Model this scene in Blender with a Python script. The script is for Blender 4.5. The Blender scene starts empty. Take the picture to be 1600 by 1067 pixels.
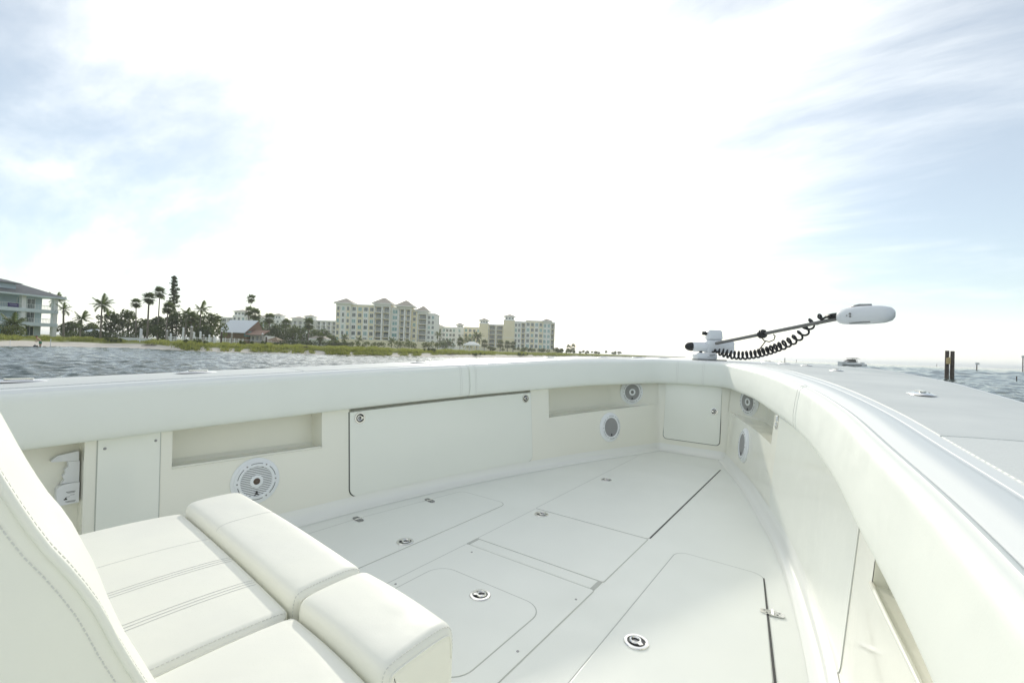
import bpy, bmesh, math, random
import numpy as np
from mathutils import Vector, Matrix
R = math.radians
random.seed(7); rng = np.random.default_rng(11)
S = bpy.context.scene
COL = S.collection

# ---------------------------------------------------------------- camera
EYE = 1.0
YAW, PITCH, ROLL, FPX = R(35.4), R(1.15), R(2.02), 705.0
fwd = Vector((-math.sin(YAW)*math.cos(PITCH), math.cos(YAW)*math.cos(PITCH), math.sin(PITCH)))
rt = fwd.cross(Vector((0, 0, 1))).normalized(); up = rt.cross(fwd)
rt2 = math.cos(ROLL)*rt + math.sin(ROLL)*up; up2 = -math.sin(ROLL)*rt + math.cos(ROLL)*up
cd = bpy.data.cameras.new('camera'); cam = bpy.data.objects.new('camera', cd); COL.objects.link(cam)
m = Matrix((rt2, up2, -fwd)).transposed().to_4x4(); m.translation = (0, 0, EYE)
cam.matrix_world = m
cd.sensor_width = 36; cd.lens = FPX/1600*36; cd.clip_start = 0.02; cd.clip_end = 40000
S.camera = cam

# ---------------------------------------------------------------- sky, sun, exposure
SUN_AZ, SUN_EL = R(-38.0), R(20.5)          # to port of the bow (+Y)
sdir = Vector((math.sin(SUN_AZ)*math.cos(SUN_EL), math.cos(SUN_AZ)*math.cos(SUN_EL), math.sin(SUN_EL)))
W = bpy.data.worlds.new('World'); S.world = W; W.use_nodes = True
nt = W.node_tree; nt.nodes.clear()
def wn(t, **k):
    n = nt.nodes.new(t)
    for a, b in k.items(): setattr(n, a, b)
    return n
def link(a, b): nt.links.new(a, b)
def mth(op, a, b=None, c=None, clamp=False):
    n = wn('ShaderNodeMath', operation=op, use_clamp=clamp)
    for i, v in enumerate((a, b, c)):
        if v is None: continue
        if isinstance(v, (int, float)): n.inputs[i].default_value = v
        else: link(v, n.inputs[i])
    return n.outputs[0]
out = wn('ShaderNodeOutputWorld'); bg = wn('ShaderNodeBackground'); bg.inputs[1].default_value = 0.065
sky = wn('ShaderNodeTexSky', sky_type='NISHITA'); sky.sun_disc = False
sky.sun_elevation = SUN_EL; sky.sun_rotation = SUN_AZ; sky.air_density = 1.0; sky.dust_density = 0.6; sky.ozone_density = 1.5
tc = wn('ShaderNodeTexCoord'); sep = wn('ShaderNodeSeparateXYZ'); link(tc.outputs['Generated'], sep.inputs[0])
zz = mth('ADD', mth('MAXIMUM', sep.outputs[2], 0.0), 0.22)
cx = mth('DIVIDE', sep.outputs[0], zz); cy = mth('DIVIDE', sep.outputs[1], zz)
cmb = wn('ShaderNodeCombineXYZ'); link(cx, cmb.inputs[0]); link(cy, cmb.inputs[1])
mp = wn('ShaderNodeMapping'); link(cmb.outputs[0], mp.inputs[0]); mp.inputs['Location'].default_value = (5.88, 15.38, 0.0); mp.inputs['Rotation'].default_value = (0, 0, R(62)); mp.inputs['Scale'].default_value = (0.55, 1.15, 1)
n1 = wn('ShaderNodeTexNoise'); link(mp.outputs[0], n1.inputs['Vector']); n1.inputs['Scale'].default_value = 1.1; n1.inputs['Detail'].default_value = 9; n1.inputs['Roughness'].default_value = 0.62; n1.inputs['Distortion'].default_value = 0.35
n2 = wn('ShaderNodeTexNoise'); link(mp.outputs[0], n2.inputs['Vector']); n2.inputs['Scale'].default_value = 0.42; n2.inputs['Detail'].default_value = 3
dot = wn('ShaderNodeVectorMath', operation='DOT_PRODUCT'); link(tc.outputs['Generated'], dot.inputs[0]); dot.inputs[1].default_value = sdir
dp = mth('MAXIMUM', dot.outputs['Value'], 0.0)
glow = mth('POWER', dp, 5.0); glow2 = mth('POWER', dp, 40.0)
cov = mth('ADD', mth('MULTIPLY', n1.outputs[0], 1.0), mth('MULTIPLY', n2.outputs[0], 0.75))
# thin cirrus everywhere, thickest in banks; forward scattering makes it opaque round the sun
mr = wn('ShaderNodeMapRange', interpolation_type='SMOOTHSTEP'); link(mth('ADD', cov, mth('MULTIPLY', glow, 0.35)), mr.inputs[0])
mr.inputs[1].default_value = 0.85; mr.inputs[2].default_value = 1.22; mr.inputs[3].default_value = 0.26; mr.inputs[4].default_value = 0.93
lum = mth('ADD', mth('ADD', 12.2, mth('MULTIPLY', glow, 1.0)), mth('MULTIPLY', glow2, 5.0))
cc = wn('ShaderNodeVectorMath', operation='SCALE'); cc.inputs[0].default_value = (0.985, 1.0, 0.978); link(lum, cc.inputs['Scale'])
skb = wn('ShaderNodeVectorMath', operation='MULTIPLY'); link(sky.outputs[0], skb.inputs[0]); skb.inputs[1].default_value = (0.94, 1.0, 1.0)
mx = wn('ShaderNodeMix', data_type='RGBA'); veil = mth('MULTIPLY', mth('POWER', 2.718, mth('MULTIPLY', mth('MAXIMUM', sep.outputs[2], 0.0), -9.0)), 0.74)   # low haze along the horizon
link(mth('MAXIMUM', mr.outputs[0], veil), mx.inputs['Factor']); link(skb.outputs[0], mx.inputs[6]); link(cc.outputs[0], mx.inputs[7])
link(mx.outputs[2], bg.inputs[0]); link(bg.outputs[0], out.inputs[0])

ld = bpy.data.lights.new('sun', 'SUN'); ld.energy = 1.15; ld.angle = R(1.6); ld.color = (1.0, 0.94, 0.82)
sun = bpy.data.objects.new('sun', ld); COL.objects.link(sun); sun.rotation_euler = sdir.to_track_quat('Z', 'Y').to_euler()
vs = S.view_settings; vs.view_transform = 'Standard'; vs.look = 'None'; vs.gamma = 1; vs.use_curve_mapping = False; vs.exposure = 0.93
S.cycles.max_bounces = 16; S.cycles.diffuse_bounces = 10; S.cycles.glossy_bounces = 4; S.cycles.volume_bounces = 1

# ---------------------------------------------------------------- materials
MATS = {}
def mat(name, col, rough=0.5, metal=0.0, bump=None, coat=0.0, var=None, spec=0.5, trans=0.0, vscale=6.0, sub=0.0, wave=None, rvar=None, bump2=None):
    """bump=(scale,strength,dist); var=(second colour, amount)"""
    M = bpy.data.materials.new(name); M.use_nodes = True; t = M.node_tree
    b = t.nodes['Principled BSDF']
    b.inputs['Base Color'].default_value = (*col, 1); b.inputs['Roughness'].default_value = rough
    b.inputs['Metallic'].default_value = metal; b.inputs['Coat Weight'].default_value = coat; b.inputs['Coat Roughness'].default_value = 0.06
    b.inputs['Specular IOR Level'].default_value = spec; b.inputs['Transmission Weight'].default_value = trans
    if sub: b.inputs['Subsurface Weight'].default_value = sub; b.inputs['Subsurface Radius'].default_value = (.02, .015, .01)
    co = t.nodes.new('ShaderNodeTexCoord').outputs['Object']
    if var:
        n = t.nodes.new('ShaderNodeTexNoise'); n.inputs['Scale'].default_value = vscale; n.inputs['Detail'].default_value = 6; t.links.new(co, n.inputs['Vector'])
        r = t.nodes.new('ShaderNodeMapRange'); r.inputs[1].default_value = .35; r.inputs[2].default_value = .68; r.inputs[4].default_value = var[1]; t.links.new(n.outputs[0], r.inputs[0])
        x = t.nodes.new('ShaderNodeMix'); x.data_type = 'RGBA'; x.inputs[6].default_value = (*col, 1); x.inputs[7].default_value = (*var[0], 1)
        t.links.new(r.outputs[0], x.inputs['Factor']); t.links.new(x.outputs[2], b.inputs['Base Color'])
    if bump:
        n = t.nodes.new('ShaderNodeTexNoise'); n.inputs['Scale'].default_value = bump[0]; n.inputs['Detail'].default_value = 4; t.links.new(co, n.inputs['Vector'])
        u = t.nodes.new('ShaderNodeBump'); u.inputs['Strength'].default_value = bump[1]; u.inputs['Distance'].default_value = bump[2]
        t.links.new(n.outputs[0], u.inputs['Height']); t.links.new(u.outputs[0], b.inputs['Normal'])
    if bump2:
        n2_ = t.nodes.new('ShaderNodeTexNoise'); n2_.inputs['Scale'].default_value = bump2[0]; n2_.inputs['Detail'].default_value = 2; t.links.new(co, n2_.inputs['Vector'])
        u2 = t.nodes.new('ShaderNodeBump'); u2.inputs['Strength'].default_value = bump2[1]; u2.inputs['Distance'].default_value = bump2[2]
        t.links.new(n2_.outputs[0], u2.inputs['Height'])
        if b.inputs['Normal'].is_linked: t.links.new(b.inputs['Normal'].links[0].from_socket, u2.inputs['Normal'])
        t.links.new(u2.outputs[0], b.inputs['Normal'])
    if rvar:
        n3 = t.nodes.new('ShaderNodeTexNoise'); n3.inputs['Scale'].default_value = rvar[0]; n3.inputs['Detail'].default_value = 7; n3.inputs['Roughness'].default_value = .65; t.links.new(co, n3.inputs['Vector'])
        r3 = t.nodes.new('ShaderNodeMapRange'); r3.inputs[1].default_value = .38; r3.inputs[2].default_value = .66; r3.inputs[3].default_value = rvar[1]; r3.inputs[4].default_value = rvar[2]
        t.links.new(n3.outputs[0], r3.inputs[0]); t.links.new(r3.outputs[0], b.inputs['Roughness'])
    if wave:
        n = t.nodes.new('ShaderNodeTexWave'); n.bands_direction = wave[2]; n.inputs['Scale'].default_value = wave[0]; t.links.new(co, n.inputs['Vector'])
        u = t.nodes.new('ShaderNodeBump'); u.inputs['Strength'].default_value = wave[1]; u.inputs['Distance'].default_value = .003
        t.links.new(n.outputs[0], u.inputs['Height']); t.links.new(u.outputs[0], b.inputs['Normal'])
    MATS[name] = M; return M
mat('gel', (.87, .875, .83), .18, coat=.3, var=((.85, .855, .81), .6), vscale=1.5)
mat('capgel', (.80, .815, .785), .36, var=((.78, .795, .765), .6), vscale=2.0)
mat('wall', (.87, .86, .765), .17, coat=.3, var=((.85, .84, .75), .6), vscale=1.7, rvar=(4, .10, .26))
mat('panelgel', (.855, .87, .80), .14, coat=.35, var=((.835, .85, .78), .6), vscale=2.0, rvar=(4, .08, .22))
mat('floor', (.85, .865, .81), .42, bump=(900, .12, .001), var=((.815, .83, .775), .8), vscale=2.2, rvar=(5, .30, .52))
mat('nonskid', (.70, .72, .69), .6, bump=(420, .35, .0015), var=((.575, .60, .58), .7), vscale=3.0)
mat('ribbed', (.70, .72, .69), .6, wave=(28, .45, 'DIAGONAL'))
mat('vinyl', (.845, .845, .765), .55, spec=.3, bump=(260, .12, .0012), bump2=(11, .35, .006), rvar=(9, .44, .62), var=((.785, .78, .73), .6), vscale=4.0)
mat('vinyl_bolster', (.83, .85, .79), .55, bump=(240, .10, .0012), spec=.3, bump2=(9, .35, .005), rvar=(8, .42, .60), var=((.81, .83, .77), .6), vscale=4.0)
mat('thread', (.66, .66, .625), .7)
mat('seal', (.05, .05, .048), .6)
mat('softseal', (.50, .51, .47), .6)
mat('steel', (.78, .77, .75), .16, metal=1.0, bump=(40, .05, .001))
mat('steeldark', (.30, .30, .30), .3, metal=1.0)
mat('cup', (.08, .08, .08), .35, metal=.6)
mat('plastic', (.86, .88, .89), .35)
mat('bracketplastic', (.74, .75, .76), .45)
mat('black', (.018, .018, .019), .42)
mat('blackgloss', (.01, .01, .011), .12)
mat('grey', (.23, .23, .22), .5)
mat('grille', (.40, .40, .40), .5)
mat('cone', (.13, .13, .14), .6)
mat('tweeter', (.13, .095, .075), .35, metal=.5)
mat('shaft', (.20, .195, .185), .33, metal=.6)
mat('motorwhite', (.74, .76, .78), .3, coat=.2)
mat('pile', (.13, .10, .078), .85, bump=(14, .8, .03), var=((.05, .04, .034), .9), vscale=3.0)
mat('pilepale', (.42, .40, .36), .8, var=((.25, .23, .2), .8), vscale=3.0)
mat('whitepaint', (.78, .79, .78), .5)
mat('yellow', (.55, .42, .20), .6)
mat('signwhite', (.55, .57, .56), .5)
mat('cream', (.80, .73, .52), .8, var=((.76, .69, .49), .7), vscale=.3)
mat('pale', (.82, .82, .77), .8, var=((.78, .78, .73), .7), vscale=.3)
mat('condotrim', (.86, .86, .83), .7)
mat('tile', (.46, .41, .34), .85, bump=(3, .5, .05), var=((.36, .31, .26), .8), vscale=1.2)
mat('glass', (.05, .085, .09), .06, spec=.6)
mat('glassteal', (.16, .34, .34), .08, spec=.8)
mat('dark', (.06, .06, .055), .7)
mat('houseblue', (.48, .57, .60), .7, var=((.43, .52, .55), .6), vscale=.6)
mat('housetrim', (.72, .80, .81), .7)
mat('houseroof', (.11, .12, .13), .6, var=((.07, .075, .085), .8), vscale=1.0, wave=(1.6, .5, 'X'))
mat('metalroof', (.66, .70, .72), .4, metal=.2, wave=(2.2, .5, 'X'))
mat('redroof', (.30, .19, .14), .85, var=((.22, .14, .11), .8), vscale=2.0)
mat('wood', (.28, .20, .13), .8, var=((.18, .13, .09), .8), vscale=2.0)
mat('greyfence', (.24, .24, .22), .8)
mat('bark', (.17, .14, .11), .9, bump=(9, .7, .04), var=((.10, .085, .07), .8), vscale=4.0)
mat('palmbark', (.24, .21, .17), .9, bump=(6, .6, .04), var=((.15, .13, .11), .8), vscale=3.0)
def leafmat(name, a, b):
    M = mat(name, a, .6, var=(b, 1.0), vscale=.9)
    t = M.node_tree; p = t.nodes['Principled BSDF']; o = t.nodes['Material Output']
    tr = t.nodes.new('ShaderNodeBsdfTranslucent'); tr.inputs[0].default_value = (b[0]*1.3, b[1]*1.5, b[2], 1)
    ms = t.nodes.new('ShaderNodeMixShader'); ms.inputs[0].default_value = .38
    t.links.new(p.outputs[0], ms.inputs[1]); t.links.new(tr.outputs[0], ms.inputs[2]); t.links.new(ms.outputs[0], o.inputs[0])
leafmat('leaf', (.075, .10, .038), (.12, .14, .055))
leafmat('leafdark', (.05, .072, .033), (.085, .105, .045))
leafmat('leafpalm', (.08, .105, .045), (.12, .14, .06))
leafmat('leafdry', (.13, .105, .06), (.19, .15, .08))
leafmat('grassblade', (.19, .23, .055), (.30, .28, .09))
leafmat('shrubleaf', (.075, .10, .034), (.12, .13, .05))
mat('skin', (.50, .30, .22), .6); mat('hair', (.22, .07, .04), .7); mat('shorts', (.05, .22, .12), .8)
mat('purple', (.05, .04, .16), .6); mat('purplepale', (.34, .32, .50), .6)

# land and water materials
def landmat():
    M = bpy.data.materials.new('land'); M.use_nodes = True; t = M.node_tree; b = t.nodes['Principled BSDF']; b.inputs['Roughness'].default_value = .95
    g = t.nodes.new('ShaderNodeNewGeometry'); s = t.nodes.new('ShaderNodeSeparateXYZ'); t.links.new(g.outputs['Position'], s.inputs[0])
    n = t.nodes.new('ShaderNodeTexNoise'); n.inputs['Scale'].default_value = .18; n.inputs['Detail'].default_value = 7; t.links.new(g.outputs['Position'], n.inputs['Vector'])
    a = t.nodes.new('ShaderNodeMath'); a.operation = 'MULTIPLY_ADD'; a.inputs[1].default_value = .7; t.links.new(n.outputs[0], a.inputs[0]); t.links.new(s.outputs[2], a.inputs[2])
    r = t.nodes.new('ShaderNodeMapRange'); r.inputs[1].default_value = -.02; r.inputs[2].default_value = .12; t.links.new(a.outputs[0], r.inputs[0])
    n2 = t.nodes.new('ShaderNodeTexNoise'); n2.inputs['Scale'].default_value = .9; n2.inputs['Detail'].default_value = 8; t.links.new(g.outputs['Position'], n2.inputs['Vector'])
    sand = t.nodes.new('ShaderNodeMix'); sand.data_type = 'RGBA'; sand.inputs[6].default_value = (.66, .62, .55, 1); sand.inputs[7].default_value = (.46, .42, .36, 1); t.links.new(n2.outputs[0], sand.inputs['Factor'])
    gr = t.nodes.new('ShaderNodeMix'); gr.data_type = 'RGBA'; gr.inputs[6].default_value = (.16, .20, .05, 1); gr.inputs[7].default_value = (.27, .26, .10, 1); t.links.new(n2.outputs[0], gr.inputs['Factor'])
    x = t.nodes.new('ShaderNodeMix'); x.data_type = 'RGBA'; t.links.new(r.outputs[0], x.inputs['Factor']); t.links.new(sand.outputs[2], x.inputs[6]); t.links.new(gr.outputs[2], x.inputs[7])
    t.links.new(x.outputs[2], b.inputs['Base Color']); MATS['land'] = M
landmat()
def watermat():
    M = bpy.data.materials.new('water'); M.use_nodes = True; t = M.node_tree; b = t.nodes['Principled BSDF']
    b.inputs['Base Color'].default_value = (.075, .105, .098, 1); b.inputs['Roughness'].default_value = .10; b.inputs['IOR'].default_value = 1.33
    g = t.nodes.new('ShaderNodeNewGeometry')
    prev = None
    for sc, st, di in ((2.4, .6, .05), (6.0, .6, .02), (14.0, .5, .007)):
        mp = t.nodes.new('ShaderNodeMapping'); mp.inputs['Scale'].default_value = (sc*.6, sc, sc); mp.inputs['Rotation'].default_value = (0, 0, R(20)); t.links.new(g.outputs['Position'], mp.inputs[0])
        n = t.nodes.new('ShaderNodeTexNoise'); n.inputs['Scale'].default_value = 1; n.inputs['Detail'].default_value = 3; t.links.new(mp.outputs[0], n.inputs['Vector'])
        u = t.nodes.new('ShaderNodeBump'); u.inputs['Strength'].default_value = st; u.inputs['Distance'].default_value = di
        t.links.new(n.outputs[0], u.inputs['Height'])
        if prev: t.links.new(prev.outputs[0], u.inputs['Normal'])
        prev = u
    t.links.new(prev.outputs[0], b.inputs['Normal']); MATS['water'] = M
watermat()

# ---------------------------------------------------------------- mesh helpers
class MB:
    def __init__(s): s.v = []; s.f = []
    def add(s, vs, fs):
        o = len(s.v); s.v += [tuple(v) for v in vs]; s.f += [tuple(i+o for i in f) for f in fs]; return s
    def box(s, x0, x1, y0, y1, z0, z1):
        return s.add([(x0,y0,z0),(x1,y0,z0),(x1,y1,z0),(x0,y1,z0),(x0,y0,z1),(x1,y0,z1),(x1,y1,z1),(x0,y1,z1)],
                     [(0,3,2,1),(4,5,6,7),(0,1,5,4),(1,2,6,5),(2,3,7,6),(3,0,4,7)])
    def tube(s, pts, rad, seg=8, cap=True):
        pts = [Vector(p) for p in pts]; n = len(pts)
        rad = [rad]*n if isinstance(rad, (int, float)) else rad
        vs = []; ref = None
        for i, p in enumerate(pts):
            t = (pts[min(i+1, n-1)]-pts[max(i-1, 0)]).normalized()
            if ref is None: ref = t.orthogonal().normalized()
            ref = (ref - t*ref.dot(t)); ref = ref.normalized() if ref.length > 1e-6 else t.orthogonal().normalized()
            b = t.cross(ref)
            for k in range(seg):
                a = 2*math.pi*k/seg; vs.append(p + rad[i]*(math.cos(a)*ref + math.sin(a)*b))
        fs = [(i*seg+k, i*seg+(k+1) % seg, (i+1)*seg+(k+1) % seg, (i+1)*seg+k) for i in range(n-1) for k in range(seg)]
        if cap: fs += [tuple(range(seg))[::-1], tuple((n-1)*seg+k for k in range(seg))]
        return s.add(vs, fs)
    def lathe(s, prof, seg=32, M=None, close=True):
        """prof: (r,z) list round local z"""
        M = M or Matrix(); vs = []; n = len(prof)
        for r, z in prof:
            for k in range(seg):
                a = 2*math.pi*k/seg; vs.append(M @ Vector((r*math.cos(a), r*math.sin(a), z)))
        fs = [(i*seg+k, i*seg+(k+1) % seg, (i+1)*seg+(k+1) % seg, (i+1)*seg+k) for i in range(n-1) for k in range(seg)]
        if close: fs += [tuple(range(seg))[::-1], tuple((n-1)*seg+k for k in range(seg))]
        return s.add(vs, fs)
    def grid(s, rows, closed=False):
        """rows: list of equal-length point lists"""
        n = len(rows[0]); vs = [p for r in rows for p in r]; fs = []
        for i in range(len(rows)-1):
            for k in range(n if closed else n-1):
                k2 = (k+1) % n; fs.append((i*n+k, i*n+k2, (i+1)*n+k2, (i+1)*n+k))
        return s.add(vs, fs)
    def prism(s, poly, z0, z1, M=None):
        M = M or Matrix(); n = len(poly)
        vs = [M @ Vector((p[0], p[1], z0)) for p in poly] + [M @ Vector((p[0], p[1], z1)) for p in poly]
        fs = [tuple(range(n))[::-1], tuple(range(n, 2*n))] + [(k, (k+1) % n, n+(k+1) % n, n+k) for k in range(n)]
        return s.add(vs, fs)
    def build(s, name, m, parent=None, smooth=False, loc=None):
        me = bpy.data.meshes.new(name); me.from_pydata(s.v, [], s.f); me.update()
        bm = bmesh.new(); bm.from_mesh(me); bmesh.ops.recalc_face_normals(bm, faces=bm.faces[:]); bm.to_mesh(me); bm.free()
        me.materials.append(MATS[m])
        if smooth:
            me.shade_smooth()
            if smooth is not True: me.set_sharp_from_angle(angle=R(smooth))
        o = bpy.data.objects.new(name, me); COL.objects.link(o)
        if parent: o.parent = parent
        if loc: o.location = loc
        return o
def npmesh(name, v, f, m, parent=None, smooth=False):
    v = np.asarray(v, np.float32); f = np.asarray(f, np.int32)
    me = bpy.data.meshes.new(name); k = f.shape[1]
    me.vertices.add(len(v)); me.vertices.foreach_set('co', v.ravel())
    me.loops.add(f.size); me.loops.foreach_set('vertex_index', f.ravel())
    me.polygons.add(len(f)); me.polygons.foreach_set('loop_start', np.arange(0, f.size, k, dtype=np.int32)); me.polygons.foreach_set('loop_total', np.full(len(f), k, np.int32))
    if smooth: me.polygons.foreach_set('use_smooth', np.ones(len(f), bool))
    me.update(calc_edges=True); me.validate(); me.materials.append(MATS[m])
    o = bpy.data.objects.new(name, me); COL.objects.link(o)
    if parent: o.parent = parent
    return o
def tag(o, label=None, cat=None, group=None, kind=None):
    for k, v in (('label', label), ('category', cat), ('group', group), ('kind', kind)):
        if v: o[k] = v
    return o
def empty(name, loc=(0, 0, 0), rz=0, label=None, cat=None, group=None):
    o = bpy.data.objects.new(name, None); COL.objects.link(o); o.location = loc; o.rotation_euler = (0, 0, rz); o.empty_display_size = .2
    return tag(o, label, cat, group)
def dup(o, parent=None):
    c = o.copy(); COL.objects.link(c); c.parent = parent
    for ch in list(o.children): dup(ch, c)
    return c
def inst(o, name, parent, M):
    c = bpy.data.objects.new(name, o.data); COL.objects.link(c); c.parent = parent; c.matrix_local = M; return c
def rpoly(pts, r, seg=6):
    """polygon with rounded corners"""
    out = []; n = len(pts); rr = r if isinstance(r, (list, tuple)) else [r]*n
    for i in range(n):
        p = Vector(pts[i]); a = (Vector(pts[i-1])-p); b = (Vector(pts[(i+1) % n])-p)
        if rr[i] <= 0: out.append(p); continue
        a.normalize(); b.normalize(); ang = a.angle(b); d = rr[i]/math.tan(ang/2); h = rr[i]/math.sin(ang/2)
        c = p + (a+b).normalized()*h; p0 = p+a*d; p1 = p+b*d
        v0 = p0-c; v1 = p1-c; tot = v0.angle_signed(v1)
        for k in range(seg+1):
            t = -tot*k/seg; out.append(c + Vector((v0.x*math.cos(t)-v0.y*math.sin(t), v0.x*math.sin(t)+v0.y*math.cos(t))))
    return out
def inset(poly, d):
    """move a polygon outwards (d>0) along its corner normals"""
    n = len(poly); P = [Vector(p[:2]) for p in poly]
    area = sum(P[i].x*P[(i+1) % n].y-P[(i+1) % n].x*P[i].y for i in range(n)); sg = 1 if area > 0 else -1
    out = []
    for i in range(n):
        e0 = (P[i]-P[i-1]); e1 = (P[(i+1) % n]-P[i])
        e0 = e0.normalized() if e0.length > 1e-9 else e1.normalized(); e1 = e1.normalized() if e1.length > 1e-9 else e0
        n0 = Vector((e0.y, -e0.x))*sg; n1 = Vector((e1.y, -e1.x))*sg
        b = n0+n1; b = b/(max(.25, 1+n0.dot(n1)))
        out.append(P[i]+b*d)
    return out
def frame(o, zdir, ydir=(0, 0, 1)):
    z = Vector(zdir).normalized(); x = Vector(ydir).cross(z).normalized(); y = z.cross(x)
    M = Matrix((x, y, z)).transposed().to_4x4(); M.translation = o; return M

# ---------------------------------------------------------------- where things stand on shore
RX, RY = math.cos(YAW), math.sin(YAW)            # picture-right direction on the ground
FX, FY = -math.sin(YAW), math.cos(YAW)
WZ = -0.95                                       # water level, deck floor is z = 0
def hor(px): return 547.5 + (px-800)*math.tan(ROLL)
def pos(px, D, z=0.0):
    l = (px-800)/FPX*D; return Vector((RX*l+FX*D, RY*l+FY*D, z))
def hz(px, py, D): return EYE + (hor(px)-py)*D/FPX

# ================================================================ WATER
def build_water():
    f0 = math.atan2(FY, FX)
    ang = np.concatenate([np.linspace(f0-R(64), f0+R(64), 860), np.linspace(f0+R(64), f0+2*math.pi-R(64), 92)[1:-1]])
    rad = [1.0]
    while rad[-1] < 3.5: rad.append(rad[-1]*1.15)
    while rad[-1] < 13: rad.append(rad[-1]*1.02)
    while rad[-1] < 120: rad.append(rad[-1]*1.0042)
    while rad[-1] < 1600: rad.append(rad[-1]*1.011)
    while rad[-1] < 25000: rad.append(rad[-1]*1.13)
    rad = np.array(rad); A, Rr = np.meshgrid(ang, rad); X = Rr*np.cos(A); Y = Rr*np.sin(A); Z = np.zeros_like(X)
    sp = np.gradient(rad)[:, None]
    r2 = np.random.default_rng(5)
    for i in range(46):
        lam = 0.32*(1.052**i); th = R(205)+r2.normal(0, .55); k = 2*math.pi/lam
        amp = lam*.0155*r2.uniform(.6, 1.2)*min(1, (1.1/lam)**1.2)
        att = np.clip((lam/sp-2.0)/2, 0, 1)
        ph = k*(X*math.cos(th)+Y*math.sin(th))+r2.uniform(0, 6.28)
        Z += att*amp*2.0*(np.exp(np.sin(ph)-1)-.4658)
    lat_ = X*RX+Y*RY; dep_ = X*FX+Y*FY      # longer seas only outside the sheltered shore side
    opn = np.where(dep_ > 0, np.clip((lat_/np.maximum(dep_, .1)-.2)/.25, 0, 1), 0)
    for i in range(26):
        lam = 2.6*(1.07**i); th = R(205)+r2.normal(0, .6); k = 2*math.pi/lam
        att = np.clip((Rr-60)/90, 0, 1)*np.clip((lam/sp-1.6)/1.5, 0, 1)*opn
        ph = k*(X*math.cos(th)+Y*math.sin(th))+r2.uniform(0, 6.28)
        Z += att*lam*.011*2.0*(np.exp(np.sin(ph)-1)-.4658)
    Z *= np.clip((Rr-4)/4, 0, 1)
    V = np.stack([X, Y, Z+WZ], -1).reshape(-1, 3); na = len(ang); nr = len(rad)
    i = np.arange(nr-1)[:, None]; k = np.arange(na)[None, :]; k2 = (k+1) % na
    F = np.stack([i*na+k, i*na+k2, (i+1)*na+k2, (i+1)*na+k], -1).reshape(-1, 4)
    o = npmesh('water', V, F, 'water', smooth=True); o['kind'] = 'structure'
build_water()

# ================================================================ LAND
SPX = [-700, -300, 0, 60, 100, 200, 250, 330, 400, 480, 540, 620, 700, 800, 870, 940, 1000, 1050, 1072]
SD = [40, 52, 62, 69, 73, 80, 77, 72, 76, 80, 78, 87, 98, 120, 160, 245, 390, 700, 1100]
def shoreD(px): return float(np.interp(px, SPX, SD))
OFFS = [(-10, -1.9), (-4, -1.3), (0, -.95), (3, -.72), (6, -.5), (8, -.25), (10, .0), (14, .12), (24, .2), (60, .28), (140, .35), (900, .5)]
def lscale(px): return np.interp(px, [230, 290, 640, 720], [1, 2.6, 2.2, 1.0])
def landz(px, D):
    o = D-shoreD(px)
    return float(np.interp(o*lscale(px) if o > 0 else o, [a for a, b in OFFS], [b for a, b in OFFS]))
def ground(px, D): p = pos(px, D); p.z = landz(px, D); return p
def build_land():
    pxs = np.concatenate([np.linspace(-700, -20, 30), np.linspace(0, 1000, 220), np.linspace(1003, 1072, 30)])
    offs = []
    for a, b in zip(OFFS[:-1], OFFS[1:]):
        n = 5 if b[0]-a[0] < 15 else 8
        offs += list(np.linspace(a[0], b[0], n)[:-1])
    offs.append(900)
    rows = []; r2 = np.random.default_rng(3)
    bumps = [(r2.uniform(.15, 1.2), r2.uniform(0, 6.28), r2.uniform(.0, 6.28)) for _ in range(14)]
    for o in offs:
        row = []
        for px in pxs:
            D = shoreD(px)+o+(1.1*math.sin(px*.09)+.8*math.sin(px*.031+1)+.5*math.sin(px*.23))*(1 if px < 800 else .3)
            p = pos(px, D, landz(px, D))
            w = sum(math.sin(p.x*b[0]+b[1])*math.cos(p.y*b[0]*.9+b[2]) for b in bumps)/14
            if -2 < o < 300: p.z += .22*w*(.4 if o < 4 else 1)
            row.append(p)
        rows.append(row)
    o = MB().grid(rows).build('shore_ground', 'land', smooth=True); o['kind'] = 'structure'
build_land()

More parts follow.
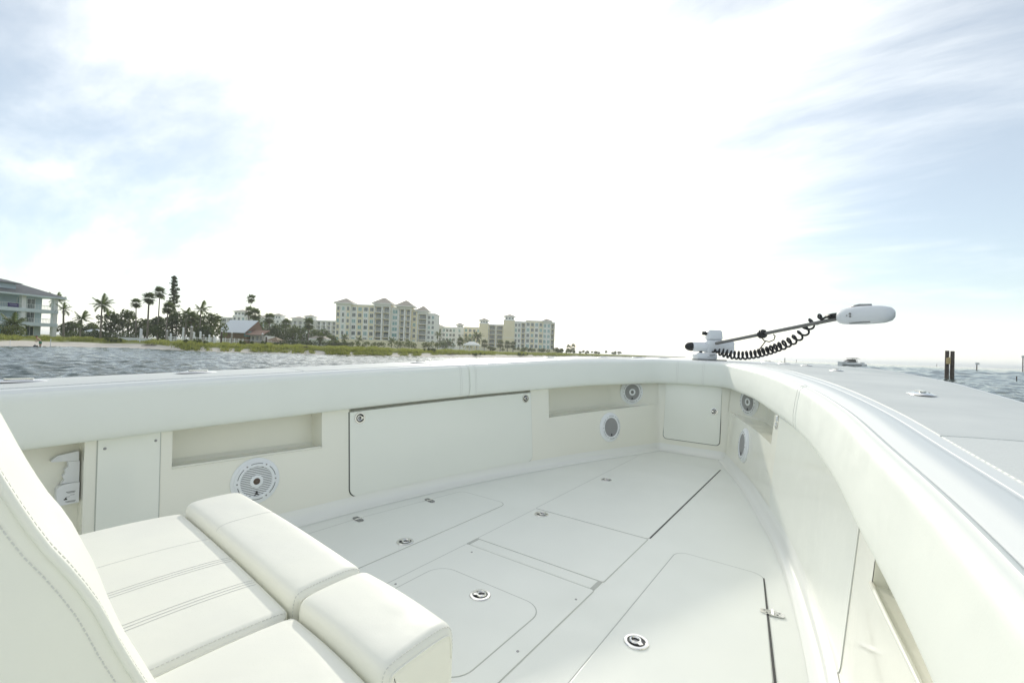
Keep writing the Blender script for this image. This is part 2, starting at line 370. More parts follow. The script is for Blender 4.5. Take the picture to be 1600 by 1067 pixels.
def build_grass():
    n = 46000; r2 = np.random.default_rng(8)
    px = np.concatenate([r2.uniform(-150, 560, n//2), r2.uniform(480, 1010, n-n//2)])
    off = np.interp(px, [230, 290, 650, 720], [8.5, .7, .9, 7.0])+np.abs(r2.normal(0, 1, n))*13
    sd = np.interp(px, SPX, SD); patch = np.sin(px*.11)+np.sin(px*.043+2)+np.sin(px*.27+1)
    off += np.where(patch < -.6, 2.5, 0)
    D = sd+off
    l = (px-800)/FPX*D; X = RX*l+FX*D; Y = RY*l+FY*D
    Z = np.interp(off*lscale(px), [a for a, b in OFFS], [b for a, b in OFFS])-.12
    h = r2.uniform(.3, .75, n)*np.clip(.75+.3*patch/2, .45, 1.2); V = []; F = []
    V = np.zeros((n*3, 3, 3)); 
    for b in range(3):
        a = r2.uniform(0, 6.28, n); w = r2.uniform(.04, .10, n)*(1+D/150); ln = r2.normal(0, .22, (n, 2))
        ox = r2.normal(0, .15, n); oy = r2.normal(0, .15, n)
        V[b::3, 0] = np.stack([X+ox-w*np.cos(a), Y+oy-w*np.sin(a), Z], -1)
        V[b::3, 1] = np.stack([X+ox+w*np.cos(a), Y+oy+w*np.sin(a), Z], -1)
        V[b::3, 2] = np.stack([X+ox+ln[:, 0], Y+oy+ln[:, 1], Z+h*r2.uniform(.7, 1.2, n)], -1)
    o = npmesh('marsh_grass', V.reshape(-1, 3), np.arange(n*9).reshape(-1, 3), 'grassblade')
    tag(o, 'yellow green marsh grass growing along the sandy shore', 'grass', kind='stuff')
build_grass()

# ================================================================ VEGETATION
def leafcloud(cs, rs, n, size, r2, flat=.8):
    """leaf quads spread through ellipsoid clumps: cs centres, rs radii"""
    cs = np.asarray(cs, float); rs = np.asarray(rs, float); wts = rs**2/np.sum(rs**2)
    idx = r2.choice(len(cs), n, p=wts)
    d = r2.normal(size=(n, 3)); d /= np.linalg.norm(d, axis=1)[:, None]
    rad = r2.uniform(.35, 1.05, n)**.6
    p = cs[idx]+d*(rs[idx]*rad)[:, None]*np.array([1, 1, flat])
    a = r2.normal(size=(n, 3)); a /= np.linalg.norm(a, axis=1)[:, None]
    b = np.cross(a, r2.normal(size=(n, 3))); b /= np.linalg.norm(b, axis=1)[:, None]
    s = size*r2.uniform(.5, 1.3, n)[:, None]
    V = np.stack([p-a*s, p+b*s*.5, p+a*s, p-b*s*.5], 1)
    return V.reshape(-1, 3), np.arange(n*4).reshape(-1, 4)
def leafy_tree(px, D, pytop, w, label, seed, m='leaf', name='broadleaf_tree', cat='tree', group='shore trees', n=1100, low=.25, leaf=.34):
    r2 = np.random.default_rng(seed); g = ground(px, D); H = hz(px, pytop, D)-g.z; wr = w*D/FPX/2
    t = empty(name, g, r2.uniform(0, 6), label, cat, group)
    tm = MB(); top = Vector((r2.normal(0, .2), r2.normal(0, .2), H*.6))
    tm.tube([(0, 0, -.3), (top.x*.3, top.y*.3, H*.3), top], [H*.035, H*.025, H*.012], 7)
    cs = []; rs = []
    k = 11
    for i in range(k):
        a = i*2.4+r2.uniform(-.4, .4); zf = low+(1-low-.12)*((i+.5)/k)**.9
        rr = wr*(.75*math.sin(math.pi*min(1, (zf-low+.18)/(1.1-low)))**.7)*r2.uniform(.55, 1.1)
        c = np.array([math.cos(a)*rr, math.sin(a)*rr, H*zf]); cs.append(c); rs.append(wr*r2.uniform(.26, .46))
        tm.tube([(0, 0, H*zf*.5), tuple(c*np.array([.6, .6, .92])), tuple(c)], [H*.014, H*.009, H*.004], 5)
    cs.append(np.array([0, 0, H*.9-wr*.1])); rs.append(wr*.38)
    tm.build('trunk', 'bark', t, True)
    v, f = leafcloud(cs, rs, n, leaf, r2); npmesh('crown', v, f, m, t)
    return t
def shrub(px, D, h, w, label, seed, m='shrubleaf', n=420, group='shore shrubs', leaf=.2):
    r2 = np.random.default_rng(seed); g = ground(px, D); t = empty('shrub', g, 0, label, 'shrub', group)
    cs = []; rs = []; sm = MB()
    for i in range(7):
        c = np.array([r2.uniform(-.5, .5)*w, r2.uniform(-.35, .35)*w, h*r2.uniform(.35, .72)]); cs.append(c); rs.append(h*r2.uniform(.25, .42))
        sm.tube([(c[0]*.2, c[1]*.2, -.1), tuple(c)], [.05, .02], 5)
    sm.build('stem', 'bark', t)
    v, f = leafcloud(cs, rs, n, leaf, r2, .9); npmesh('foliage', v, f, m, t); return t
def frond(L, droop, r2, wid=.50, nl=28, hang=.45):
    """one feather frond along +x, as leaflet triangles + rachis"""
    V = []; F = []; pts = []
    for i in range(9):
        t = i/8; pts.append(np.array([L*t*(1-.18*t*droop), 0, L*(.38*t-droop*.75*t*t)]))
    pts = np.array(pts)
    for s in (-1, 1):
        for k in range(nl):
            t = .12+.88*k/(nl-1); p = np.array([np.interp(t*8, range(9), pts[:, j]) for j in range(3)])
            q = np.array([np.interp(min(8, t*8+.35), range(9), pts[:, j]) for j in range(3)])
            ll = wid*L*math.sin(math.pi*(.12+.8*t))*.62*r2.uniform(.8, 1.15)
            tip = p+np.array([ll*.55, s*ll*.8, -ll*hang*r2.uniform(.6, 1.5)])
            o = len(V); V += [p, q+np.array([.02, 0, 0]), tip]; F.append((o, o+1, o+2))
    rows = []
    for i in range(9):
        w = .045*(1-i/9)+.012; rows += [pts[i]+np.array([0, w, .01]), pts[i]-np.array([0, w, -.01])]
    o = len(V); V += rows
    for i in range(8): F += [(o+2*i, o+2*i+1, o+2*i+3), (o+2*i, o+2*i+3, o+2*i+2)]
    return np.array(V), F
def fan(L, r2):
    """fan palm leaf: petiole along +x ending in a round of blades"""
    V = []; F = []; pe = L*.45
    V += [(0, .025, 0), (0, -.025, 0), (pe, .02, L*.12), (pe, -.02, L*.12)]; F += [(0, 1, 3), (0, 3, 2)]
    for k in range(17):
        a = R(-125+250*k/16); ll = L*.55*(1-.25*abs(k-8)/8)*r2.uniform(.85, 1.1)
        b = np.array([pe, 0, L*.12]); d = np.array([math.cos(a), math.sin(a), -.12-.25*r2.uniform(0, 1)]); s = np.array([-math.sin(a), math.cos(a), 0])
        o = len(V); V += [tuple(b), tuple(b+d*ll*.6+s*ll*.09), tuple(b+d*ll), tuple(b+d*ll*.6-s*ll*.09)]; F += [(o, o+1, o+2), (o, o+2, o+3)]
    return np.array(V), F
def palm(px, D, pytop, kind, label, seed, L=2.6, nf=16, lean=0.0, thick=.17, wind=0.0, bare=False):
    r2 = np.random.default_rng(seed); g = ground(px, D); H = max(1.0, hz(px, pytop, D)-g.z)
    t = empty('palm_tree', g, 0, label, 'palm tree', 'palm trees on the shore')
    tip = Vector((RX*lean, RY*lean, H)); pts = []; rad = []
    for i in range(9):
        k = i/8; pts.append((tip.x*k**1.6, tip.y*k**1.6, -.3+(H+.3)*k)); rad.append(thick*(1.25-.5*k if k > .08 else 1.6))
    MB().tube(pts, rad, 9).build('trunk', 'palmbark', t, True)
    if kind == 'feather' :
        MB().tube([(tip.x, tip.y, H-.9), (tip.x, tip.y, H-.3), (tip.x, tip.y, H+.35)], [thick*.75, thick*.8, thick*.3], 8).build('crownshaft', 'leafpalm', t, True)
    V = []; F = []; n = 0
    for i in range(nf):
        a = i*2.39996+r2.uniform(-.25, .25); e = 1-i/nf     # young fronds upright, old drooping
        if kind == 'feather': v, f = frond(L*r2.uniform(.85, 1.1), .25+1.05*(i/nf)+r2.uniform(-.1, .1), r2); el = 50-70*(i/nf)
        else: v, f = fan(L*r2.uniform(.85, 1.1), r2); el = 78-135*(i/nf)
        el = R(el+r2.uniform(-8, 8)); ca, sa, ce, se = math.cos(a), math.sin(a), math.cos(el), math.sin(el)
        x = v[:, 0]*ce-v[:, 2]*se; z = v[:, 0]*se+v[:, 2]*ce; y = v[:, 1]
        X = x*ca-y*sa; Y = x*sa+y*ca
        rr = np.sqrt(X**2+Y**2); X = X+wind*RX*rr**1.3; Y = Y+wind*RY*rr**1.3
        V.append(np.stack([X+tip.x, Y+tip.y, z+H], -1)); F += [tuple(q+n for q in ff) for ff in f]; n += len(v)
    tri = [ff for ff in F if len(ff) == 3]
    npmesh('crown', np.concatenate(V), np.array(tri), 'leafpalm', t)
    if kind == 'fan':
        v, f = leafcloud([(tip.x, tip.y, H-L*.32)], [L*.3], 70, .3, r2, 1.2); npmesh('dead_fronds', v, f, 'leafdry', t)
    return t
# background mass of broadleaf trees
TREES = [(172, 120, 486, 46, 'leafdark', 'dark bushy tree right of the coconut palm, nearest the blue house'),
 (200, 122, 483, 44, 'leaf', 'round tree between the coconut palm and the leftmost fan palm'),
 (112, 128, 503, 36, 'leafdark', 'low dark tree beside the right corner of the blue house'),
 (143, 132, 505, 34, 'leaf', 'low pale tree behind the small wind-blown palm'),
 (247, 118, 494, 40, 'leafdark', 'dark tree at the feet of the tall fan palms'),
 (275, 110, 489, 56, 'leafdark', 'broad dark tree in front of the tall pine'),
 (305, 116, 490, 40, 'leaf', 'tree with thin crown right of the tall pine'),
 (332, 112, 489, 46, 'leaf', 'pale green tree just left of the metal roofed hut'),
 (318, 104, 512, 40, 'leafdark', 'low brownish tree in front of the hut, left side'),
 (412, 150, 497, 44, 'leaf', 'tree rising behind the red roof of the hut'),
 (440, 150, 505, 44, 'leafdark', 'dark tree right of the hut'),
 (458, 148, 508, 40, 'leaf', 'second tree right of the hut'),
 (505, 158, 514, 34, 'leafdark', 'dark tree at the left foot of the large cream condominium'),
 (517, 150, 524, 26, 'leaf', 'low tree touching the left corner of the large condominium'),
 (472, 152, 511, 44, 'leafdark', 'broad dark tree behind the clear-standing fan palm'),
 (492, 156, 515, 36, 'leaf', 'tree between the clear-standing fan palm and the large condominium'),
 (226, 124, 499, 44, 'leaf', 'pale tree behind the trunks of the three tall fan palms'),
 (428, 146, 511, 40, 'leafdark', 'low dark tree hiding the right end of the hut'),
 (700, 215, 531, 26, 'leafdark', 'small dark tree between the two condominiums'),
 (734, 225, 522, 34, 'leaf', 'loose pale tree in front of the middle condominium')]
for i, (px, D, py, w, m_, lab) in enumerate(TREES): leafy_tree(px, D, py, w, lab, 40+i, m_, n=1300 if D < 135 else 800, low=.18)
def pine(px, D, pytop, label):
    r2 = np.random.default_rng(77); g = ground(px, D); H = hz(px, pytop, D)-g.z; t = empty('pine_tree', g, 0, label, 'pine tree')
    MB().tube([(.3, 0, -.3), (.1, 0, H*.4), (0, 0, H*.99)], [.32, .22, .04], 8).build('trunk', 'bark', t, True)
    cs = []; rs = []; br = None
    for i in range(78):
        zf = .2+.78*((i+r2.uniform(-.8, .8))/77); a = i*2.4+r2.uniform(-.6, .6); zf = min(.985, max(.2, zf)); e = max(0, 1-(zf-.2)/.78)
        lk = H*(.028+.105*e**.75)*r2.uniform(.45, 1.15); dr = r2.uniform(-.05, .22)
        MB().tube([(math.cos(a)*lk*q, math.sin(a)*lk*q, H*zf+lk*dr*q*q) for q in (0, .5, 1)], [.05, .035, .02], 4).build('branch', 'bark', t)
        for q in (.35, .6, .8, 1.0): cs.append((math.cos(a)*lk*q, math.sin(a)*lk*q, H*zf+lk*dr*q*q+.1)); rs.append(r2.uniform(.2, .42))
    v, f = leafcloud(cs, rs, 4200, .2, r2, .8); npmesh('crown', v, f, 'leafdark', t)
pine(268, 112, 431, 'tall tiered pine rising above all other shore trees')
PALMS = [(157, 108, 477, 'feather', 'coconut palm standing alone left of the dark trees', 3.0, 15, 0, .17, .06),
 (125, 100, 499, 'feather', 'short wind-blown palm right of the blue house', 2.4, 14, .2, .13, .12),
 (99, 112, 484, 'feather', 'ragged palm with dead fronds at the blue house corner', 2.2, 10, -.3, .2, .1),
 (86, 124, 470, 'feather', 'palm rising behind the right corner of the blue house', 2.8, 14, 0, .16, .1),
 (20, 84, 508, 'feather', 'young bushy palm in front of the blue house', 2.6, 18, 0, .2, .05),
 (212, 116, 474, 'fan', 'leftmost of the three tall fan palms', 1.7, 24, -.3, .14, 0),
 (230, 112, 467, 'fan', 'fan palm with a wide double crown, middle of the three tall ones', 2.0, 30, 0, .2, 0),
 (246, 116, 458, 'fan', 'tallest fan palm beside the tiered pine', 2.0, 28, .1, .14, 0),
 (259, 106, 482, 'fan', 'shorter fan palm under the tiered pine', 1.9, 26, .3, .14, 0),
 (289, 108, 491, 'feather', 'feather palm just right of the tiered pine', 2.2, 13, .2, .14, .12),
 (312, 108, 484, 'feather', 'coconut palm with swept crown left of the metal roof', 2.5, 12, 0, .15, .14),
 (298, 102, 497, 'fan', 'small fan palm behind the white dock posts', 1.8, 22, 0, .15, 0),
 (389, 150, 467, 'fan', 'very tall thin fan palm behind the metal roofed hut', 2.0, 26, .2, .13, 0),
 (387, 142, 487, 'fan', 'fan palm under the very tall one behind the hut', 2.0, 24, 0, .15, 0),
 (397, 140, 492, 'fan', 'full fan palm at the right edge of the metal roof', 2.6, 28, 0, .18, 0),
 (420, 146, 498, 'fan', 'fan palm above the red roof of the hut', 2.4, 26, 0, .18, 0),
 (446, 158, 506, 'fan', 'fan palm in the tree row right of the hut', 2.4, 26, 0, .17, 0),
 (482, 140, 507, 'fan', 'fan palm standing clear left of the large condominium', 2.5, 28, 0, .2, 0),
 (500, 132, 527, 'fan', 'short fan palm at the grey fence', 1.8, 22, 0, .15, 0),
 (538, 165, 528, 'feather', 'small palm before the left end of the large condominium', 2.3, 12, 0, .14, .05),
 (561, 165, 531, 'feather', 'second small palm before the large condominium', 2.2, 12, 0, .14, .05),
 (612, 168, 534, 'feather', 'small palm at the terrace wall of the large condominium', 2.3, 13, 0, .14, .05),
 (684, 200, 524, 'feather', 'thin palm right of the large condominium', 2.6, 12, 0, .15, .05),
 (719, 205, 534, 'fan', 'fan palm left of the gazebo', 2.6, 26, 0, .2, 0),
 (745, 215, 527, 'feather', 'tall feathery palm above the gazebo', 3.6, 20, 0, .22, .05),
 (757, 215, 537, 'fan', 'low fan palm right of the gazebo', 2.6, 26, 0, .2, 0),
 (782, 225, 538, 'fan', 'fan palm before the left wing of the right condominium', 2.6, 26, 0, .2, 0),
 (793, 225, 539, 'fan', 'fan palm before the middle of the right condominium', 2.6, 26, 0, .2, 0),
 (802, 230, 539, 'fan', 'rightmost fan palm before the right condominium', 2.5, 24, 0, .2, 0),
 (889, 420, 544, 'fan', 'left one of two lone palms on the far point', 4.2, 22, 0, .3, 0),
 (896, 430, 543, 'fan', 'right one of two lone palms on the far point', 4.4, 22, 0, .3, 0)]
for i, (px, D, py, kd, lab, L, nf, ln, th, wd) in enumerate(PALMS): palm(px, D, py, kd, lab, 200+i, L, nf, ln, th, wd)
SHR = [(8, 80, 2.6, 5.5, 'dense shrub at the base of the young bushy palm'), (178, 88, .9, 4.0, 'low shrub spreading over the sand bank below the lawn'),
 (303, 80, .9, 4.0, 'reddish low shrub at the sandy notch'), (386, 87, .8, 4.0, 'shrub on the bank below the hut'), (430, 88, .9, 4.5, 'dark shrub at the edge of the bank right of the hut'),
 (628, 150, 3.2, 9, 'large rounded hedge shrub below the terrace wall, left'), (655, 155, 3.2, 9, 'large rounded hedge shrub below the terrace wall, middle'), (678, 160, 2.6, 8, 'hedge shrub at the right end of the terrace wall'),
 (590, 140, 1.9, 8, 'low hedge shrub before the large condominium, right'), (555, 138, 2.0, 8, 'low hedge shrub before the large condominium, centre'), (528, 135, 2.2, 7, 'low hedge shrub before the large condominium, left'),
 (698, 190, 4.0, 8, 'dark shrub between the condominiums'), (770, 200, 2.4, 8, 'shrub below the right condominium, left of the fan palms'), (815, 215, 2.6, 9, 'shrub right of the fan palm group'), (838, 225, 2.4, 9, 'shrub at the foot of the right condominium wall'), (862, 240, 3.0, 9, 'shrub at the right corner of the right condominium'), (880, 260, 2.8, 10, 'rightmost shrub where the land thins out'),
 (745, 112, .8, 5, 'small shore shrub on the sand below the gazebo'), (812, 133, .9, 5, 'small shore shrub nearest the boat'), (675, 104, .8, 4, 'small shore shrub left of the driftwood'),
 (905, 300, 2.4, 14, 'first scrub clump on the far point'), (925, 340, 2.4, 14, 'second scrub clump on the far point'), (962, 470, 4.0, 16, 'last dark scrub clump on the far point')]
for i, (px, D, h, w, lab) in enumerate(SHR): shrub(px, D, h, w, lab, 300+i, 'leafdark' if i in (4, 11, 22) else 'shrubleaf', 500 if h > 1.5 else 260, leaf=.22*max(1, D/130))

# hedges (clipped rows)
def hedge(px0, px1, D0, D1, h, label, seed):
    r2 = np.random.default_rng(seed); a = ground(px0, D0); b = ground(px1, D1); n = int((b-a).length/.8)+2
    t = empty('hedge', a, 0, label, 'hedge'); cs = [((b-a)*(i/n)+Vector((0, 0, h*.5)))[:] for i in range(n+1)]
    c = MB(); 
    for q in cs[::2]: c.tube([(q[0], q[1], -.2), (q[0], q[1], h*.7)], [.06, .03], 5)
    c.build('stem', 'bark', t)
    v, f = leafcloud(cs, [h*.55]*len(cs), 170*len(cs)//2, .2, r2, .95); npmesh('foliage', v, f, 'leafdark', t)
hedge(108, 212, 118, 112, 1.9, 'clipped dark hedge along the lawn right of the blue house', 1)
hedge(432, 545, 128, 132, 1.3, 'long low hedge in front of the grey fence', 2)

# ================================================================ BUILDINGS
WINCACHE = {}
def window_mesh(w, h, g='glass'):
    k = (round(w, 2), round(h, 2), g)
    if k not in WINCACHE:
        a = MB().box(-w/2, w/2, -.05, .02, -h/2, h/2)
        me = bpy.data.meshes.new('window'); me.from_pydata(a.v, [], a.f); me.materials.append(MATS[g])
        b = MB(); t = .10
        b.box(-w/2-t, -w/2, -.12, .02, -h/2-t, h/2+t); b.box(w/2, w/2+t, -.12, .02, -h/2-t, h/2+t)
        b.box(-w/2, w/2, -.118, .02, h/2, h/2+t); b.box(-w/2, w/2, -.118, .02, -h/2-t, -h/2); b.box(-.035, .035, -.09, -.051, -h/2, h/2)
        fr = bpy.data.meshes.new('frame'); fr.from_pydata(b.v, [], b.f); fr.materials.append(MATS['condotrim'])
        WINCACHE[k] = (me, fr)
    return WINCACHE[k]
def add_window(root, x, y, z, w, h, g='glass'):
    me, fr = window_mesh(w, h, g)
    o = bpy.data.objects.new('window', me); COL.objects.link(o); o.parent = root; o.location = (x, y, z)
    f = bpy.data.objects.new('frame', fr); COL.objects.link(f); f.parent = o
def hip(root, x0, x1, y0, y1, z, rise, ov=1.0, m='tile', trim='condotrim'):
    mb = MB(); a, b, c, d = x0-ov, x1+ov, y0-ov, y1+ov; w = min(b-a, d-c)/2*.92
    mb.add([(a, c, z), (b, c, z), (b, d, z), (a, d, z), (a+w, c+w, z+rise), (b-w, c+w, z+rise), (b-w, d-w, z+rise), (a+w, d-w, z+rise)],
           [(0, 1, 5, 4), (1, 2, 6, 5), (2, 3, 7, 6), (3, 0, 4, 7), (4, 5, 6, 7), (0, 3, 2, 1)])
    r_ = mb.build('roof', m, root); MB().box(a+.05, b-.05, c+.05, d-.05, z-.45, z-.004).build('eave', trim, r_); return r_
def balcony(root, x0, x1, y0, z, h, dep=1.6):
    b = MB().box(x0, x1, y0-.25, y0+dep, z-.16, z+.06).build('balcony', 'condotrim', root)
    m = MB(); m.box(x0+.1, x1-.1, y0-.2, y0-.14, z+1.0, z+1.08)
    n = max(3, int((x1-x0)/.45))
    for i in range(n+1): xx = x0+.12+(x1-x0-.24)*i/n; m.box(xx-.03, xx+.03, y0-.195, y0-.145, z+.06, z+1.0)
    m.build('railing', 'condotrim', b)
    g = MB().box(x0+.5, x1-.5, y0+dep-.06, y0+dep-.01, z+.08, z+h*.78).build('sliding_door', 'glass', b)
    return b
def condo(name, px_org, D, label, blocks, cat='building', group=None):
    g = pos(px_org, D, .3); t = empty(name, g, YAW, label, cat, group); s = D/FPX
    for B in blocks:
        x0, x1 = ((B['px'][0]-px_org)*s, (B['px'][1]-px_org)*s); y0 = B.get('y', 0); dep = B.get('dep', 14)
        H = hz((B['px'][0]+B['px'][1])/2, B['top'], D)-.3; m_ = B.get('m', 'cream'); nfl = B['fl']; base = B.get('base', 2.0); fh = (H-base-.6)/nfl
        if B['t'] == 'balc':
            MB().box(x0+.02, x1-.02, y0+1.6, y0+dep, -1, H).build('wall', m_, t)
            nb = B.get('n', 1); cw = (x1-x0)/nb
            for i in range(nb+1): xx = x0+cw*i; MB().box(max(x0, xx-.28), min(x1, xx+.28), y0+.003, y0+1.61, -1, H-.02).build('pier', 'condotrim', t)
            MB().box(x0-.05, x1+.05, y0-.1, y0+1.7, H-.9, H+.003).build('lintel', 'condotrim', t)
            for fl in range(nfl):
                for i in range(nb): balcony(t, x0+cw*i+.281, x0+cw*(i+1)-.281, y0+.01, base+fl*fh, fh)
        else:
            low = B.get('low')
            MB().box(x0, x1, y0, y0+dep, -1, H).build('wall', m_, t)
            MB().box(x0-.12, x1+.12, y0-.12, y0+dep+.1, H-.25, H+.25).build('cornice', 'condotrim', t)
            if B.get('belt', True): MB().box(x0-.06, x1+.06, y0-.06, y0+.5, base+fh*2-.32, base+fh*2-.1).build('belt_course', 'condotrim', t)
            n = B.get('n', 0)
            for i in range(n):
                xx = x0+(x1-x0)*(i+.5)/n; ww = B.get('w', 1.3); tall = B.get('tall')
                if B.get('bay') and i % 2 == 0: MB().box(xx-ww*.85, xx+ww*.85, y0-.06, y0+.3, base+.5, H-1.0).build('bay_panel', B.get('bay'), t)
                for fl in range(nfl): add_window(t, xx, y0-.03-(.06 if B.get('bay') and i % 2 == 0 else 0), base+fl*fh+fh*.5, ww, fh*.58, 'glassteal' if (i+fl) % 3 == 0 or tall else 'glass')
        if B.get('roof'): hip(t, x0, x1, y0, y0+min(dep, (x1-x0)*1.05), H+.7, B['roof'], B.get('ov', 1.1))
        if B.get('roof'): MB().box(x0+.25, x1-.25, y0+.25, y0+min(dep, (x1-x0)*1.05)-.25, H-.1, H+.69).build('attic', 'condotrim', t)
        if B.get('cup'):     # cupola: lantern storey with small windows under its own roof
            a, b2, top = B['cup']; xa, xb = (a-px_org)*s, (b2-px_org)*s; Hc = hz((a+b2)/2, top, D)-.3
            MB().box(xa, xb, y0+1, y0+1+(xb-xa), H, Hc).build('cupola', 'condotrim', t)
            for i in range(3): add_window(t, xa+(xb-xa)*(i+.5)/3, y0+.97, (H+Hc)/2+.1, (xb-xa)*.18, (Hc-H)*.5)
            hip(t, xa, xb, y0+1, y0+1+(xb-xa), Hc+.4, 1.3, 1.0)
    return t
condo('condominium', 522, 218, 'large cream condominium with four hipped towers left of the picture centre', [
 dict(px=(523, 546), top=475, t='win', n=3, w=1.0, fl=6, m='pale', roof=2.4, dep=8, bay='cream'),
 dict(px=(546, 583), top=476, t='win', n=4, w=1.6, fl=6, y=.8, bay='pale'),
 dict(px=(583, 608), top=476, t='balc', n=2, fl=6, y=-.6, roof=3.0, dep=12),
 dict(px=(608, 621), top=480, t='win', n=1, w=2.2, fl=6, y=1.5, tall=1, m='pale'),
 dict(px=(621, 640), top=480, t='balc', n=2, fl=6, y=.0, roof=2.9, ov=1.7),
 dict(px=(640, 649), top=483, t='win', n=1, w=1.2, fl=6, y=2.5),
 dict(px=(649, 664), top=487, t='balc', n=1, fl=6, y=2.6, dep=12, roof=2.5),
 dict(px=(664, 676), top=489, t='win', n=2, w=1.0, fl=6, y=4, m='pale')])
condo('condominium', 740, 268, 'right cream condominium with a cupola tower, farthest right on the shore', [
 dict(px=(748, 762), top=505, t='win', n=0, fl=5, m='cream', cup=(749, 761, 501), dep=10),
 dict(px=(762, 786), top=506, t='balc', n=2, fl=5, y=3, m='cream'),
 dict(px=(786, 803), top=500, t='win', n=0, fl=5, m='cream', y=-1, cup=(788, 802, 495), dep=10),
 dict(px=(803, 813), top=502, t='win', n=2, w=1.0, fl=5, y=.5, m='pale'),
 dict(px=(813, 821), top=502, t='balc', n=1, fl=5, y=.6),
 dict(px=(821, 848), top=501, t='win', n=4, w=1.5, fl=5, y=1.2, bay='pale'),
 dict(px=(848, 860), top=503, t='win', n=2, w=1.3, fl=5, y=1.8, tall=1, m='pale', roof=1.5),
 dict(px=(860, 867), top=503, t='balc', n=1, fl=5, y=2.5, dep=10)])
condo('condominium', 676, 300, 'low middle condominium seen between the two larger ones', [
 dict(px=(677, 690), top=511, t='balc', n=2, fl=4, m='pale', roof=1.4),
 dict(px=(690, 711), top=511, t='win', n=4, w=1.4, fl=4, m='pale', y=1),
 dict(px=(711, 724), top=512, t='win', n=1, w=1.3, fl=4, m='pale', cup=(713, 722, 508), dep=8),
 dict(px=(724, 750), top=511, t='win', n=4, w=1.5, fl=4, y=1.5, m='cream')])
condo('condominium', 341, 300, 'distant pale condominium row with cupolas behind the hut', [
 dict(px=(341, 362), top=495, t='balc', n=2, fl=5, m='pale', y=1),
 dict(px=(362, 382), top=493, t='win', n=3, w=1.3, fl=5, m='pale', cup=(363, 379, 487)),
 dict(px=(382, 420), top=497, t='win', n=5, w=1.3, fl=5, m='pale', y=2, roof=1.6),
 dict(px=(420, 437), top=498, t='win', n=2, w=1.3, fl=5, m='pale', cup=(423, 436, 493)),
 dict(px=(437, 456), top=500, t='balc', n=2, fl=5, m='pale', y=1),
 dict(px=(456, 472), top=499, t='balc', n=2, fl=5, m='pale', y=-1, roof=1.4),
 dict(px=(472, 490), top=500, t='win', n=3, w=1.3, fl=5, m='pale', cup=(474, 487, 495)),
 dict(px=(490, 522), top=500, t='balc', n=4, fl=5, m='pale', y=2)])

# blue-grey house at the left edge
def house():
    D = 113; g = pos(89, D, .35); t = empty('beach_house', g, YAW+R(80), 'blue grey three storey beach house with balconies at the left edge', 'house')
    X0, X1 = -34.0, 0.0; H = 9.9; fh = 3.3
    MB().box(X0, -1.7, 2.6, 13, -1, H).build('wall', 'houseblue', t)
    for fl in (1, 2): MB().box(X0, X1, -.1, 12.5, fl*fh-.8, fl*fh).build('floor_slab', 'housetrim', t)
    for x in (-32.9, -26.4, -19.9, -13.4, -6.9, -.45): MB().box(x-.42, x+.42, .1, 1.0, -1, H-.25).build('column', 'condotrim', t)
    for y in (5.5, 10.5): MB().box(-.8, -.1, y, y+.8, -1, H-.25).build('column', 'condotrim', t)
    for fl in (0, 1, 2):
        for i in range(5):
            x0 = -32.4+i*6.5; x1 = x0+5.5
            if fl:
                r = MB(); z = fl*fh
                r.box(x0, x1, .2, .26, z+1.0, z+1.07)
                for k in range(19): xx = x0+(x1-x0)*k/18; r.box(xx-.02, xx+.02, .21, .25, z+.004, z+1.0)
                r.build('railing', 'condotrim', t)
            if i == 4:
                for xw in (.3, 2.2): add_window(t, x0+xw+.2, 2.57, fl*fh+1.3, 1.5, 2.3, 'glassteal' if xw < 1 else 'glass')
            elif i % 2 == 0 or fl == 0: add_window(t, x0+3.6, 2.57, fl*fh+1.3, 2.4, 2.3, 'glassteal')
        if fl: MB().box(-.42, -.34, 1.1, 5.4, fl*fh+1.0, fl*fh+1.08).build('railing', 'condotrim', t)
    rf = MB(); z = H
    rf.add([(X0, -1.2, z), (X1+1.0, -1.2, z), (X1+1.0, 14, z), (X0, 14, z), (X0, 6.4, z+3.4), (X1-6.5, 6.4, z+3.4)], [(0, 1, 5, 4), (1, 2, 5), (2, 3, 4, 5), (0, 4, 3), (0, 3, 2, 1)])
    ro = rf.build('roof', 'houseroof', t); MB().box(X0, X1+.95, -1.15, 13.95, z-.35, z-.006).build('eave', 'housetrim', ro)
    MB().box(X0, -8.0, 1.0, 9.6, z+.9, z+2.3).build('dormer', 'houseblue', t)
    d = MB(); d.add([(X0, .2, z+2.3), (-7.0, .2, z+2.3), (-7.0, 10.6, z+2.3), (X0, 10.6, z+2.3), (X0, 5.4, z+3.9), (-11.4, 5.4, z+3.9)], [(0, 1, 5, 4), (1, 2, 5), (2, 3, 4, 5), (0, 3, 2, 1)])
    d.build('roof', 'houseroof', t)
    b = MB().box(-9.9, -7.9, .02, .12, 2*fh+.05, 2*fh+.95).build('banner', 'purple', t); MB().box(-9.6, -8.2, -.004, .016, 2*fh+.5, 2*fh+.66).build('lettering_band', 'purplepale', b)
house()
